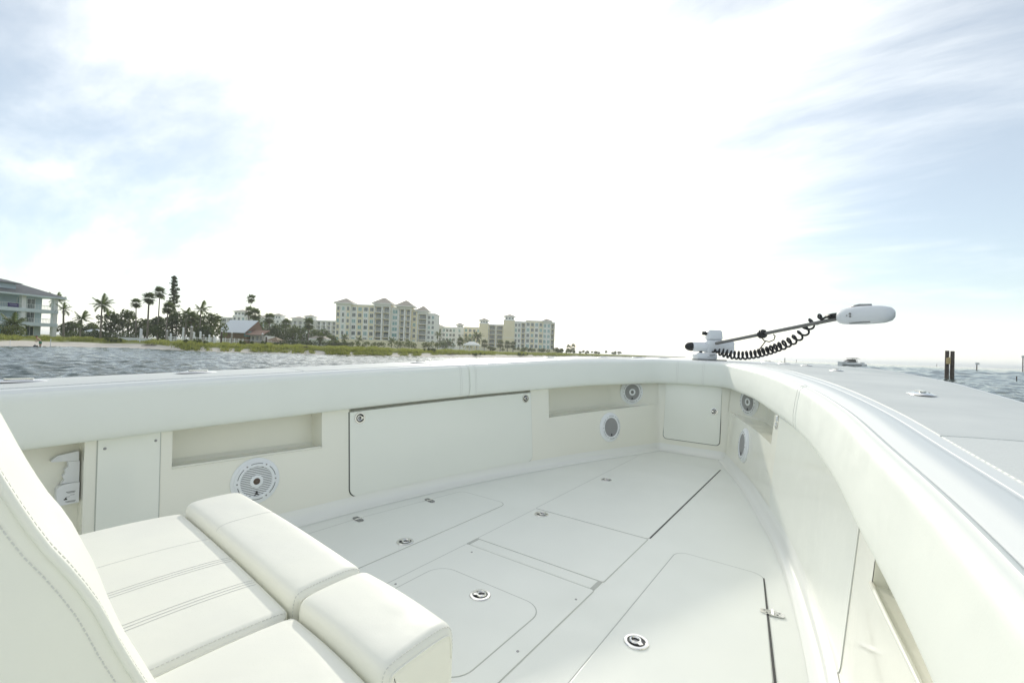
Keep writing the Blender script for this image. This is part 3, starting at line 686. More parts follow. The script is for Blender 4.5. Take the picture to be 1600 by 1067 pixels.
def hut():
    D = 130; g = ground(342, D); t = empty('waterfront_hut', g, YAW-R(6), 'waterfront bar hut with a pale metal roof and red side roof', 'hut'); s = D/FPX
    z0 = hz(360, 520, D)-g.z; z1 = hz(360, 498.5, D)-g.z
    MB().box(.8, 8.2, 1.0, 7, -.5, z0+.5).build('wall', 'wood', t)
    MB().box(7.0, 8.6, .95, 7.2, z0-.9, z0+.6).build('blue_panel', 'glassteal', t)
    m_ = MB(); m_.add([(-.2, -.2, z0+.2), (8.0, -.2, z0+.2), (9.0, 4.2, z1), (0, 4.2, z1), (-.2, -.2, z0+.06), (8.0, -.2, z0+.06), (9.0, 4.2, z1-.14), (0, 4.2, z1-.14)], [(0, 1, 2, 3), (7, 6, 5, 4), (0, 4, 5, 1), (1, 5, 6, 2), (2, 6, 7, 3), (3, 7, 4, 0)])
    m_.build('metal_roof', 'metalroof', t)
    k = MB(); k.add([(0, 4.2, z1), (9, 4.2, z1), (8, 8.4, z0+.2), (-.2, 8.4, z0+.2)], [(0, 1, 2, 3)]); k.add([(9, 4.2, z1-.2), (8.1, -.1, z0+.1), (8.1, 8.3, z0+.1)], [(0, 1, 2)]); k.build('rear_roof', 'redroof', t)
    r = MB(); zr = hz(392, 520, D)-g.z; r.add([(8.2, -.5, zr-.5), (13.6, -.5, zr-.5), (13.0, 4, zr+1.0), (8.6, 4, zr+1.0), (8.2, -.5, zr-.64), (13.6, -.5, zr-.64), (13.0, 4, zr+.86), (8.6, 4, zr+.86)], [(0, 1, 2, 3), (7, 6, 5, 4), (0, 4, 5, 1), (1, 5, 6, 2), (2, 6, 7, 3), (3, 7, 4, 0)])
    r.build('red_roof', 'redroof', t)
    MB().box(8.6, 13.2, 1.5, 6, -.5, zr-.7).build('wall', 'pale', t)
    for i in range(3): add_window(t, 9.6+i*1.3, 1.47, zr-1.5, .6, 1.1)
    MB().box(8.3, 17.5, -1.6, .6, zr-2.75, zr-2.55).build('deck_roof', 'wood', t)
    for x in (8.6, 11.5, 14.5, 17.2): MB().box(x-.1, x+.1, -1.3, -1.1, -.5, zr-2.76).build('deck_post', 'pilepale', t)
    MB().box(8.4, 17, -1.0, -.9, .9, 1.0).build('deck_rail', 'whitepaint', t)
    th = MB(); th.add([(14.0, -1.0, zr-2.4), (19, -1, zr-2.4), (19, 4, zr-2.4), (14, 4, zr-2.4), (16.5, 1.5, zr-.9)], [(0, 1, 4), (1, 2, 4), (2, 3, 4), (3, 0, 4), (0, 3, 2, 1)]); th.build('thatch_roof', 'wood', t)
hut()
def gazebo():
    D = 195; g = ground(737, D); t = empty('gazebo', g, YAW, 'white open gazebo with pale roof before the middle condominium', 'gazebo')
    for x in (-2.8, -1, 1, 2.8):
        for y in (0, 4): MB().box(x-.12, x+.12, y-.12, y+.12, -.3, 2.5).build('post', 'whitepaint', t)
    hip(t, -2.9, 2.9, -.2, 4.2, 2.6, 1.4, .7, 'pale')
gazebo()
def roofhut(px, D, pytop, w, m_, label):
    g = ground(px, D); H = hz(px, pytop, D)-g.z; t = empty('garden_hut', g, YAW, label, 'hut'); w2 = w*D/FPX/2
    MB().box(-w2*.75, w2*.75, 0, w2, -.3, H*.6).build('wall', 'pale', t); hip(t, -w2*.8, w2*.8, 0, w2, H*.6+.3, H*.4-.3, w2*.2, m_)
roofhut(143, 124, 514, 24, 'metalroof', 'small grey roofed cottage behind the lawn hedge')
roofhut(497, 136, 524, 28, 'tile', 'brown roofed hut beside the clear-standing fan palm')
def wallobj(name, px0, px1, D0, D1, h, m_, label, cat, th=.25, post=0):
    a = ground(px0, D0); b = ground(px1, D1); a.z = min(a.z, b.z)-.1; d = (b-a); L = d.xy.length; t = empty(name, a, math.atan2(d.y, d.x), label, cat)
    if post:
        n = int(L/post)
        for i in range(n+1): MB().box(L*i/n-.07, L*i/n+.07, -.07, .07, -.2, h+.12).build('post', m_, t)
        for z in (.35, .62, .9): MB().box(0, L, -.03, .03, h*z-.07, h*z+.07).build('rail', m_, t)
    else:
        MB().box(0, L, 0, th, -.4, h).build('wall', m_, t); MB().box(-.1, L+.1, -.08, th+.08, h+.003, h+.15).build('coping', 'condotrim', t)
    return t
wallobj('terrace_wall', 528, 684, 190, 196, 3.2, 'cream', 'long cream terrace wall along the foot of the large condominium', 'wall')
wallobj('terrace_wall', 752, 872, 235, 250, 2.2, 'cream', 'cream terrace wall along the foot of the right condominium', 'wall')
wallobj('railing_fence', 668, 760, 185, 200, 1.5, 'whitepaint', 'white railing fence between the two condominiums', 'fence', post=2.5)
wallobj('plank_fence', 433, 552, 136, 142, 1.5, 'greyfence', 'grey plank fence behind the long low hedge', 'fence', post=3)
wallobj('railing_fence', 262, 304, 98, 98, 1.3, 'whitepaint', 'white dock railing left of the fence corner below the trees', 'fence', post=1.5)
wallobj('railing_fence', 305, 380, 97, 112, 1.3, 'whitepaint', 'white dock railing running back towards the hut', 'fence', post=1.5)
wallobj('garden_wall', 186, 236, 96, 96, .7, 'whitepaint', 'low white garden wall left of the white dock', 'wall')
# dock pilings
PIL = [(221, 515, 98, .17, 'whitepaint', 'tall white dock post at the end of the low garden wall'), (261, 517, 96, .17, 'pilepale', 'weathered dock post below the tallest fan palm'), (267, 522, 95, .2, 'whitepaint', 'short white dock post below the tiered pine'),
 (286, 513, 95, .18, 'whitepaint', 'tallest white dock post left of the broad dark post'), (299, 511, 94, .24, 'pilepale', 'broad grey dock post among the white ones'), (303, 520, 94, .18, 'whitepaint', 'white dock post touching the broad grey one'), (313, 519, 94, .2, 'whitepaint', 'thick white dock post under the swept palm'),
 (318, 524, 93, .15, 'pilepale', 'grey dock post just right of the thick white one'), (327, 524, 93, .17, 'whitepaint', 'white capped dock post, first in the row to the hut'), (335, 526, 92, .15, 'whitepaint', 'white capped dock post, second in the row to the hut'),
 (346, 518, 88, .16, 'pile', 'dark piling before the metal roofed hut'), (362, 520, 90, .16, 'pilepale', 'grey piling below the right edge of the metal roof'), (410, 522, 90, .2, 'pilepale', 'pale thick piling in the grass right of the hut'), (416, 526, 92, .15, 'pile', 'short dark piling beside the pale thick one'), (219, 514, 90, .1, 'whitepaint', 'thin pale pole standing in the lawn')]
for px, py, D, r_, m_, lab in PIL:
    g = ground(px, D); H = hz(px, py, D)-g.z; t = empty('dock_piling', g, 0, lab, 'post', 'dock pilings along the shore')
    MB().tube([(0, 0, -.6), (0.02, 0, H*.5), (0, 0.02, H)], [r_*1.05, r_, r_*.95], 10).build('post', m_, t, 40)
    MB().lathe([(r_*1.12, H+.002), (r_*1.12, H+.05), (.02, H+.22)], 10).build('cap', 'whitepaint', t, 40)
# beach things
def person():
    g = ground(64, 68); t = empty('person', g, YAW+R(25), 'person in green shorts bending over bags on the beach', 'person')
    me = bpy.data.meshes.new('body'); J = dict(pel=(0, 0, .95, .15), hipL=(0, .1, .9, .1), kneeL=(.03, .12, .5, .065), ankL=(0, .12, .08, .045), toeL=(-.16, .13, .04, .04), hipR=(0, -.1, .9, .1), kneeR=(-.03, -.12, .5, .065), ankR=(.04, -.12, .08, .045), toeR=(-.12, -.13, .04, .04),
             wai=(-.06, 0, 1.1, .13), che=(-.24, 0, 1.32, .15), nek=(-.36, 0, 1.45, .06), hed=(-.42, 0, 1.52, .08), hd2=(-.47, 0, 1.62, .095),
             shL=(-.28, .18, 1.37, .06), elL=(-.36, .24, 1.08, .042), wrL=(-.48, .2, .86, .03), haL=(-.52, .19, .78, .035), shR=(-.28, -.18, 1.37, .06), elR=(-.38, -.24, 1.08, .042), wrR=(-.5, -.2, .86, .03), haR=(-.54, -.19, .78, .035))
    Ed = 'pel-hipL hipL-kneeL kneeL-ankL ankL-toeL pel-hipR hipR-kneeR kneeR-ankR ankR-toeR pel-wai wai-che che-nek nek-hed hed-hd2 che-shL shL-elL elL-wrL wrL-haL che-shR shR-elR elR-wrR wrR-haR'.split()
    K = list(J); me.from_pydata([J[k][:3] for k in K], [tuple(K.index(q) for q in e.split('-')) for e in Ed], [])
    o = bpy.data.objects.new('body', me); COL.objects.link(o); o.parent = t; me.materials.append(MATS['skin'])
    sk = o.modifiers.new('skin', 'SKIN'); o.modifiers.new('sub', 'SUBSURF').levels = 1
    for i, k in enumerate(K): me.skin_vertices[0].data[i].radius = (J[k][3],)*2; me.skin_vertices[0].data[i].use_root = (i == 0)
    for s in (1, -1): MB().tube([(-.01, s*.09, 1.0), (0, s*.11, .85), (.02*s, s*.12, .58)], [.13, .125, .11], 10, False).build('shorts', 'shorts', t, True)
    MB().lathe([(.02, .13), (.08, .11), (.115, .03), (.11, -.05), (.06, -.09)], 12, Matrix.Translation((-.45, 0, 1.64))).build('hair', 'hair', t, True)
person()
for px, D, w, h, lab in ((56, 67.5, .5, .34, 'dark bag lying left of the person on the beach'), (71, 67.5, .8, .3, 'dark bundle lying right of the person on the beach')):
    g = ground(px, D); t = empty('beach_bag', g, YAW+.3, lab, 'bag', 'bags on the beach')
    MB().lathe([(w*.35, 0), (w*.5, h*.3), (w*.45, h*.75), (w*.15, h)], 12, Matrix.Diagonal((1, .6, 1, 1))).build('bag_body', 'black', t, True)
    MB().tube([(w*.2*math.cos(a), 0, h*.9+.14*math.sin(a)) for a in np.linspace(0, math.pi, 7)], .02, 5).build('handle', 'black', t)
g = ground(45, 66); t = empty('paddle_board', g+Vector((0, 0, .06)), YAW, 'long dark paddle board lying flat on the sand', 'board')
MB().prism([(1.6*math.cos(a), .34*math.sin(a)*(1-.15*math.cos(a))) for a in np.linspace(0, 2*math.pi, 25)[:-1]], 0, .11).build('deck', 'black', t); MB().box(1.25, 1.45, -.012, .012, .112, .3).build('fin', 'black', t)
for px, py0, D, lab in ((17, 532, 66, 'thin pale stake in the sand left of the paddle board'), (80, 530, 70, 'short pale stake right of the person')):
    g = ground(px, D); H = hz(px, py0, D)-g.z; t = empty('stake', g, 0, lab, 'stake', 'stakes on the beach'); MB().tube([(0, 0, -.3), (0, 0, H)], [.05, .045], 7).build('rod', 'whitepaint', t)
    MB().lathe([(.06, H+.001), (.06, H+.05), (.01, H+.08)], 8).build('tip', 'whitepaint', t)
def driftwood(px, D, L, label):
    r2 = random.Random(px); g = ground(px, D); t = empty('driftwood', g+Vector((0, 0, .1)), YAW+r2.uniform(-.4, .4), label, 'driftwood', 'driftwood on the beach')
    MB().tube([(-L/2, 0, .02), (-L/5, .1, .12), (L/5, -.05, .16), (L/2, .1, .1)], [.05, .12, .1, .03], 7).build('log', 'bark', t, True)
    MB().tube([(0, 0, .1), (.3, .1, .5), (.55, .1, .6)], [.06, .04, .015], 6).build('branch', 'bark', t, True)
driftwood(478, 85, 2.6, 'dark driftwood at the edge of the bank left of the boat bow line'); driftwood(706, 103, 2.2, 'pale driftwood on the sand below the middle condominium'); driftwood(236, 82, 3.0, 'dark driftwood log at the end of the sandy notch')

# ================================================================ THINGS ON THE OPEN WATER
def wpos(px, py): D = (EYE-WZ)*FPX/(py-hor(px)); return pos(px, D, WZ), D
g, D = pos(1484, 67, WZ), 67
t = empty('mooring_dolphin', g, YAW, 'pair of dark wooden pilings with a yellow box on the right', 'pilings'); s = D/FPX
MB().tube([(-.36, 0, -2), (-.35, 0, 1), (-.24, .1, 4.2)], [.26, .255, .24], 14).build('piling', 'pile', t, 40)
MB().tube([(.52, .05, -2), (.48, .05, 1), (.26, -.2, 4.15)], [.26, .255, .24], 14).build('piling', 'pile', t, 40)
b = MB().prism(rpoly([(-.25, -.48), (.25, -.48), (.25, .4), (.1, .52), (-.25, .4)], .05, 2), .0, .2, Matrix.Translation((-.50, -.27, 2.72)) @ Matrix.Rotation(R(90), 4, 'X')).build('reflector_box', 'yellow', t)
MB().box(-.72, -.64, -.4, -.3, 3.1, 3.4).build('bracket', 'black', b)
for px, y0, y1, D, r_, lab in ((1589.5, 589, 597, 68, .07, 'short dark stake in the water at the right edge'), (1227, 560, 566, 300, .25, 'far channel stake beside the trolling motor cord'), (1245, 562, 566, 500, .25, 'tiny far channel stake right of the first one'), (1464.5, 569, 571.5, 700, .35, 'tiny channel marker on the horizon left of the sign')):
    t = empty('channel_stake', pos(px, D, WZ), 0, lab, 'post', 'stakes in the water'); H = hz(px, y0, D)-WZ
    MB().tube([(0, 0, -1), (0, 0, H)], [r_, r_*.9], 8).build('pole', 'pile', t); MB().lathe([(r_*1.2, H), (r_*1.2, H+r_), (.02, H+r_*1.6)], 8).build('cap', 'pile', t)
for px, y0, y1, D, lab in ((1527, 567, 577, 230, 'square sign on a pole standing in the open water'), (1599, 556, 566, 230, 'grey sign cut by the right edge of the picture')):
    t = empty('waterway_sign', pos(px, D, WZ), YAW, lab, 'sign', 'signs in the water'); z = hz(px, y0, D)-WZ; s = D/FPX
    MB().tube([(0, 0, -1), (0, 0, z)], .22, 8).build('pole', 'pile', t); MB().box(-3.1*s, 3.1*s, -.32, -.23, z-2.6*s, z+.15).build('sign_board', 'signwhite', t)
def cruiser():
    D = 118; g = pos(1330, 215, WZ); t = empty('motor_boat', g, YAW, 'white motor boat with dark hardtop passing off the bow', 'boat')
    s = D/FPX; L = 41*s
    rows = []
    for i in range(15):
        k = i/14; x = -L/2+L*k; w = 1.1*min(1, (k*2.6))**.6; sh = 1.25-.45*k
        rows.append([(x+(-.5 if i == 0 else 0)*0, 0, -.3)]+[(x, -w*a, z*1.0) for a, z in ((.75, -.2), (.95, .25), (1, sh*.7), (1, sh))]+[(x, w*a, z) for a, z in ((1, sh), (1, sh*.7), (.95, .25), (.75, -.2))])
    MB().grid(rows, True).add(rows[-1], [tuple(range(len(rows[-1])))]).build('hull', 'whitepaint', t, 50)
    st = [[(x, -1.1*min(1, (k*2.6))**.6-.02, z) for z in (.30, .52)] for k in np.linspace(.12, .8, 12) for x in (-L/2+L*k,)]; MB().grid(st).build('hull_stripe', 'black', t)
    MB().prism([(-L*.40, 0), (L*.44, 0), (L*.44, -.05), (-L*.38, -.06)], -.95, .95, Matrix.Translation((0, 0, 1.05)) @ Matrix.Rotation(R(90), 4, 'X')).build('deck', 'whitepaint', t)
    MB().prism([(-L*.24, 0), (-L*.06, .85), (L*.1, .9), (L*.16, 0)], -.75, .75, Matrix.Translation((0, 0, 1.08)) @ Matrix.Rotation(R(90), 4, 'X')).build('windscreen', 'blackgloss', t)
    MB().prism([(-L*.10, 0), (-L*.06, .14), (L*.12, .2), (L*.26, .08), (L*.26, .0)], -.85, .85, Matrix.Translation((0, 0, 2.1)) @ Matrix.Rotation(R(90), 4, 'X')).build('hardtop', 'grey', t)
    for y in (-.7, .7): MB().tube([(L*.20, y, .9), (L*.14, y, 2.12)], .04, 6).build('roof_strut', 'black', t)
    MB().box(L*.40, L*.49, -.3, .3, .3, 1.25).build('outboard_motor', 'whitepaint', t)
    t.scale = (1.82,)*3
cruiser()

# ================================================================ THE BOAT WE STAND IN
CX = -1.175
BOAT = empty('center_console_boat', (0, 0, 0), 0, 'white centre console boat seen from inside its bow cockpit', 'boat')
YF = [-4, -1.5, 0, .9, 1.4, 1.8, 2.4, 2.87, 3.4, 3.87, 4.35, 4.87]
HF = [1.38, 1.36, 1.33, 1.285, 1.225, 1.19, 1.09, .985, .83, .69, .51, .32]
LEAN = .09
def smooth(a, w, it=2):
    k = np.ones(w)/w
    for _ in range(it):
        p = np.concatenate([2*a[:1]-a[1:w//2+1][::-1], a, 2*a[-1:]-a[-w//2:-1][::-1]])[:len(a)+w-1]
        a = np.convolve(p, k, 'valid')[:len(a)]
    return a
ys = np.arange(-4, 4.8701, .01); hs = smooth(np.interp(ys, YF, HF), 35)
def make_path(w):
    x = np.concatenate([CX+hs, np.linspace(CX+hs[-1], CX-hs[-1], 66)[1:-1], CX-hs[::-1]])
    y = np.concatenate([ys, np.full(64, 4.87), ys[::-1]])
    x = smooth(x, w); y = smooth(y, w)
    d = np.hypot(np.diff(x), np.diff(y)); s = np.concatenate([[0], np.cumsum(d)])
    n = int(s[-1]/.02); si = np.linspace(0, s[-1], n); x = np.interp(si, s, x); y = np.interp(si, s, y)
    tx = np.gradient(x); ty = np.gradient(y); L = np.hypot(tx, ty)
    return si, x, y, ty/L, -tx/L        # outward normal (path runs aft->bow on starboard, bow->aft on port)
PS, PX, PY, NX, NY = make_path(5)
QS, QX, QY, QNX, QNY = make_path(25)
SC = PS[-1]/2
def s_at(side, y):
    h = PS < SC if side > 0 else PS > SC
    yy, ss = PY[h], PS[h]
    o = np.argsort(yy); return float(np.interp(y, yy[o], ss[o]))
def at_s(s): return [float(np.interp(s, PS, a)) for a in (PX, PY, NX, NY)]
def Wp(s, z, off=0.0):
    x, y, nx, ny = at_s(s); u = LEAN*z-off; return Vector((x+nx*u, y+ny*u, z))
def zb(y): return float(np.interp(y, [-4, 0, 3.9, 4.87], [.42, .54, .696, .708]))
def zs(y): return float(np.interp(y, [-4, 0, 2, 3.5, 4.87], [.6, .752, .84, .9075, .944]))
def us(y): return float(np.interp(y, [-4, 1.0, 1.55, 2.6, 3.7, 4.87], [.056, .056, .057, .058, .062, .068]))
def zr(y, side=-1): return float(np.interp(y, [-4, 1.6, 3.44, 4.87], [.40, .40, .42, .478] if side < 0 else [.458, .458, .44, .478]))
def yat(s): return float(np.interp(s, PS, PY))

# floor
fl = [(PX[i]+NX[i]*-.001, PY[i]-NY[i]*.001) for i in range(0, len(PS), 2)]
MB().prism(fl, -.05, 0).build('deck_floor', 'floor', BOAT)
# inner walls with real recesses
HOLES = []
for sd in (1, -1):
    HOLES += [(sd, .815, 1.527, 2, .13, 'pocket') if sd < 0 else (sd, .6, 1.44, 2, .08, 'pocket'), (sd, 3.447, 4.86, 2, .20, 'taper')]
    if sd < 0: HOLES.append((sd, 1.70, 3.245, 3, .06, 'slot'))
HOLES.append((-1, -.2, .515, 1, .10, 'bay'))
def build_walls():
    ivs = []
    for sd, y0, y1, row, dep, kd in HOLES:
        a, b = sorted((s_at(sd, y0), s_at(sd, y1))); ivs.append((a, b, row, dep, kd, sd))
    cols = sorted(set([round(float(v), 5) for v in PS[::2]]+[round(v, 5) for a, b, *_ in ivs for v in (a, b)]))
    cols = [c for i, c in enumerate(cols) if i == 0 or c-cols[i-1] > 1e-4 or True]
    def rows(s):
        y = yat(s); return [0.0, .15, zr(y, 1 if s < SC else -1), zb(y)-.02, zb(y)+.06]
    m_ = MB(); pts = [[Wp(s, z) for z in rows(s)] for s in cols]; n = 5
    m_.v = [tuple(p) for c in pts for p in c]
    for i in range(len(cols)-1):
        mid = (cols[i]+cols[i+1])/2
        hr = min([h[2] for h in ivs if h[0] < mid < h[1]]+[9])
        for k in range(4):
            if k >= hr: continue
            m_.f.append((i*n+k, i*n+k+1, (i+1)*n+k+1, (i+1)*n+k))
    m_.build('inner_wall', 'wall', BOAT, 30)
    for a, b, row, dep, kd, sd in ivs:
        q = MB(); ss = [c for c in cols if a-1e-5 <= c <= b+1e-5]
        def dd(s):
            if kd != 'taper': return dep
            y = yat(s); return dep*float(np.clip((4.86-y)/(4.86-4.40), 0.02, 1))
        lowz = lambda s: rows(s)[row]; topz = lambda s: rows(s)[4]
        q.grid([[Wp(s, lowz(s)), Wp(s, lowz(s)-.004, -dd(s)*.08), Wp(s, lowz(s)-.006, -dd(s)*.9), Wp(s, lowz(s)+.012, -dd(s))] for s in ss])
        q.grid([[Wp(s, lowz(s)+.012, -dd(s)), Wp(s, topz(s), -dd(s)), Wp(s, topz(s), 0)] for s in ss])
        for s in (a, b): q.grid([[Wp(s, lowz(s)-.02, -.002), Wp(s, lowz(s)-.02, -dd(s))], [Wp(s, topz(s)), Wp(s, topz(s), -dd(s))]])
        q.build('storage_pocket' if kd in ('pocket', 'taper') else 'wall_recess', 'wall', BOAT, 40)
    # rounded cove where wall meets floor
    MB().grid([[Wp(s, .075, .0015), Wp(s, .05, .003), Wp(s, .028, .010), Wp(s, .013, .022), Wp(s, .004, .040), Wp(s, .0015, .062)] for s in PS[::2]]).build('floor_cove', 'gel', BOAT, True)
    # drip lip under pockets
    for a, b, row, dep, kd, sd in ivs:
        if kd == 'pocket':
            sA = a if sd > 0 else b; d = .022 if sd > 0 else -.022
            MB().tube([Wp(s, rows(s)[2]-.001, .001) for s in np.linspace(a, b, 16)], .006, 6).build('pocket_lip', 'wall', BOAT, True)
build_walls()
def wall_patch(name, s0, s1, z0, z1, r, off0, off1, m_, parent, rtop=True):
    """rounded panel lying on the curved wall; z1 may be a function of s"""
    if s0 > s1: s0, s1 = s1, s0
    zt = z1 if callable(z1) else (lambda s: z1); zl = z0 if callable(z0) else (lambda s: z0)
    ss = [s0+r*(1-math.cos(t)) for t in np.linspace(0, math.pi/2, 6)]+list(np.linspace(s0+r, s1-r, max(4, int((s1-s0)/.04))))[1:-1]+[s1-r*(1-math.cos(t)) for t in np.linspace(math.pi/2, 0, 6)]
    cols = []
    for s in ss:
        e = min(s-s0, s1-s); d = r-math.sqrt(max(0, r*r-(r-e)**2)) if e < r else 0
        a, b = zl(s)+d, zt(s)-(d if rtop else 0); cols.append((s, a, b))
    q = MB(); q.grid([[Wp(s, a+(b-a)*k/3, off1) for k in range(4)] for s, a, b in cols])
    loop = [(s, a) for s, a, b in cols]+[(s, b) for s, a, b in cols[::-1]]
    q.grid([[Wp(s, z, off0), Wp(s, z, off1)] for s, z in loop+loop[:1]])
    return q.build(name, m_, parent, 35)
def make_latch(M, parent, r=.043, flip=False):
    root = MB().lathe([(r, 0), (r, .002), (r*.95, .0045), (r*.74, .0048), (r*.70, .002), (r*.70, .0005)], 28, M, False).build('latch', 'steel', parent, 40)
    MB().lathe([(r*.72, .0008), (r*.70, .0010), (.001, .0011)], 24, M, False).build('latch_cup', 'cup', root)
    sg = -1 if flip else 1
    q = MB(); q.tube([M @ Vector((r*.12*sg+r*.40*math.cos(a), r*.40*math.sin(a), .0045)) for a in np.linspace(0, 2*math.pi, 19)], r*.105, 6, False)
    q.prism([(-r*.62*sg, -r*.16), (-r*.2*sg, -r*.24), (-r*.2*sg, r*.24), (-r*.62*sg, r*.16)][::sg], .0035, .0075, M)
    q.build('latch_ring', 'steel', root, 40)
    MB().lathe([(r*.30, .0016), (r*.26, .003), (.001, .0034)], 16, M @ Matrix.Translation((r*.12*sg, 0, 0)), False).build('latch_button', 'steeldark', root, True)
    return root
def make_hinge(M, parent, m_='steel'):
    h = MB()
    for sg in (-1, 1): h.prism(rpoly([(sg*.004, -.019), (sg*.042, -.016), (sg*.042, .016), (sg*.004, .019)][::sg], [0, .012, .012, 0], 5), .0003, .0035, M)
    o = h.build('hinge', m_, parent)
    MB().tube([M @ Vector((0, -.02, .004)), M @ Vector((0, .02, .004))], .0042, 8).build('hinge_pin', 'steel', o, 40)
    sc = MB()
    for sg in (-1, 1):
        for yy in (-.008, .008): sc.lathe([(.004, .0036), (.0035, .0046), (.001, .0047)], 8, M @ Matrix.Translation((sg*.022+sg*yy*.5, yy, 0)))
    sc.build('screw_heads', 'steeldark', o)
def make_speaker(M, parent, style):
    k = {'slats': 1.0, 'sub': 1.2, 'upper': 1.1}[style]
    base = MB().lathe([(.118*k, -.002), (.118*k, .006), (.112*k, .011), (.1*k, .012)], 48, M, False).build('speaker', 'plastic', parent, 40)
    MB().lathe([(.104*k, .010), (.104*k, .017), (.100*k, .021), (.079*k, .023), (.076*k, .019), (.076*k, .012)], 48, M, False).build('trim_ring', 'plastic', base, 40)
    MB().lathe([(.0765*k, .0135), (.04*k, .0125), (.001, .012)], 32, M, False).build('speaker_cone', 'cone', base)
    g = MB()
    if style == 'slats':
        for i in range(-8, 9):
            yy = i*.0089; w = math.sqrt(max(0, .0762**2-yy*yy))
            if w > .005: g.add([M @ Vector(p) for p in ((-w, yy-.0027, .0185), (w, yy-.0027, .0185), (w, yy+.0027, .0185), (-w, yy+.0027, .0185), (-w, yy-.0027, .015), (w, yy-.0027, .015), (w, yy+.0027, .015), (-w, yy+.0027, .015))], [(0, 1, 2, 3), (0, 4, 5, 1), (1, 5, 6, 2), (2, 6, 7, 3), (3, 7, 4, 0), (7, 6, 5, 4)])
    else:
        t_ = .0019; st = .0066
        for i in range(-11, 12):
            a = i*st*k; w = math.sqrt(max(0, (.0762*k)**2-a*a))
            for ax in (0, 1):
                pts = [(-w, a-t_), (w, a-t_), (w, a+t_), (-w, a+t_)]
                if ax: pts = [(q, p) for p, q in pts][::-1]
                z = .0186 if ax else .0182; g.add([M @ Vector((*p, z)) for p in pts]+[M @ Vector((*p, z-.003)) for p in pts], [(0, 1, 2, 3), (0, 4, 5, 1), (1, 5, 6, 2), (2, 6, 7, 3), (3, 7, 4, 0)])
    o = g.build('grille', 'plastic' if style == 'slats' else 'grille', base); o['kind'] = 'stuff'
    if style != 'sub':
        MB().lathe([(.032*k, .0187), (.032*k, .021), (.028*k, .0235), (.018*k, .0235), (.016*k, .020)], 28, M, False).build('tweeter_ring', 'plastic', base, 40)
        MB().lathe([(.018*k, .0205), (.012*k, .0225), (.006*k, .0245), (.001, .025)], 8, M, False).build('tweeter', 'tweeter' if style == 'slats' else 'grey', base)
    sl = MB()
    for i in range(6):
        a0 = i*math.pi/3+R(12); a1 = (i+1)*math.pi/3-R(12)
        arc = [[M @ Vector((rr*k*math.cos(a), rr*k*math.sin(a), .0238)) for rr in (.0905, .0930)] for a in np.linspace(a0, a1, 9)]; sl.grid(arc)
    sl.build('trim_slots', 'black', base)
    for i in range(6):
        a = i*math.pi/3; MB().lathe([(.0042, .0214), (.0035, .0248), (.0008, .025)], 8, M @ Matrix.Translation((.092*k*math.cos(a), .092*k*math.sin(a), 0))).build('screw', 'steeldark', base)
    # emblem at the foot of the grille: two uprights on a spread foot
    e = MB(); zt = .0195
    for poly in ([(-.0055, 0), (-.0010, 0), (-.0010, .017), (-.0042, .017)], [(.0010, 0), (.0055, 0), (.0042, .017), (.0010, .017)], [(-.013, -.004), (-.004, -.001), (-.004, .004), (-.010, -.001)], [(.013, -.004), (.010, -.001), (.004, .004), (.004, -.001)]):
        e.prism([(p[0]*k, (p[1]-.068)*k) for p in poly], zt, zt+.002, M)
    e.build('emblem', 'black', base)
def wframe(side, y, z, off=0.0):
    s = s_at(side, y); a = Wp(s, z, off); d1 = Wp(s+.02, z)-Wp(s-.02, z); d2 = Wp(s, z+.02)-Wp(s, z-.02); n = d1.cross(d2).normalized()
    x, yy, nx, ny = at_s(s)
    if n.dot(Vector((nx, ny, 0))) > 0: n = -n
    return frame(a, n)
# wall doors
def door(side, y0, y1, name='locker_door', sl='seal', gp=.006):
    a, b = s_at(side, y0), s_at(side, y1)
    z1 = lambda s: zb(yat(s))-.022
    g_ = wall_patch('door_seal', min(a, b)-gp, max(a, b)+gp, .0765-gp, z1, .05, -.001, .0012, sl, BOAT, False)
    d_ = wall_patch(name, a, b, .0765, lambda s: z1(s)-.002, .045, .0010, .0075 if side < 0 else .0026, 'panelgel', BOAT, False)
    return d_
for sd in (1, -1):
    d_ = door(sd, 1.70, 3.245) if sd < 0 else door(sd, 1.66, 3.30, 'locker_door', 'softseal', .003)
    if sd > 0: continue
    make_latch(wframe(sd, 1.765, .545, .0078) @ Matrix.Rotation(R(180), 4, 'Z'), d_, .036); make_latch(wframe(sd, 3.185, .60, .0078), d_, .036)
# bow locker door
a, b = SC-.275, SC+.275
wall_patch('door_seal', a-.006, b+.006, .124, .74, .04, -.001, .0012, 'seal', BOAT, False)
d_ = wall_patch('bow_door', a, b, .130, .74, .036, .0013, .0075, 'panelgel', BOAT, False)
make_latch(frame(Wp(SC-.215, .46, .0080), (0, -1, LEAN)), d_, .034)
# screwed panel, port
a, b = s_at(-1, .556), s_at(-1, .768)
wall_patch('panel_seal', min(a, b)-.004, max(a, b)+.004, .10, lambda s: zb(yat(s))+.0, .004, -.001, .0010, 'softseal', BOAT, False)
pn = wall_patch('access_panel', a, b, .104, lambda s: zb(yat(s))+.01, .003, .0011, .0045, 'panelgel', BOAT, False)
for y_ in (.578, .752):
    for z_ in (.522 if y_ < .6 else .533, .14): MB().lathe([(.006, .0), (.005, .002), (.001, .0025)], 10, wframe(-1, y_, z_, .0046)).build('screw', 'steeldark', pn)
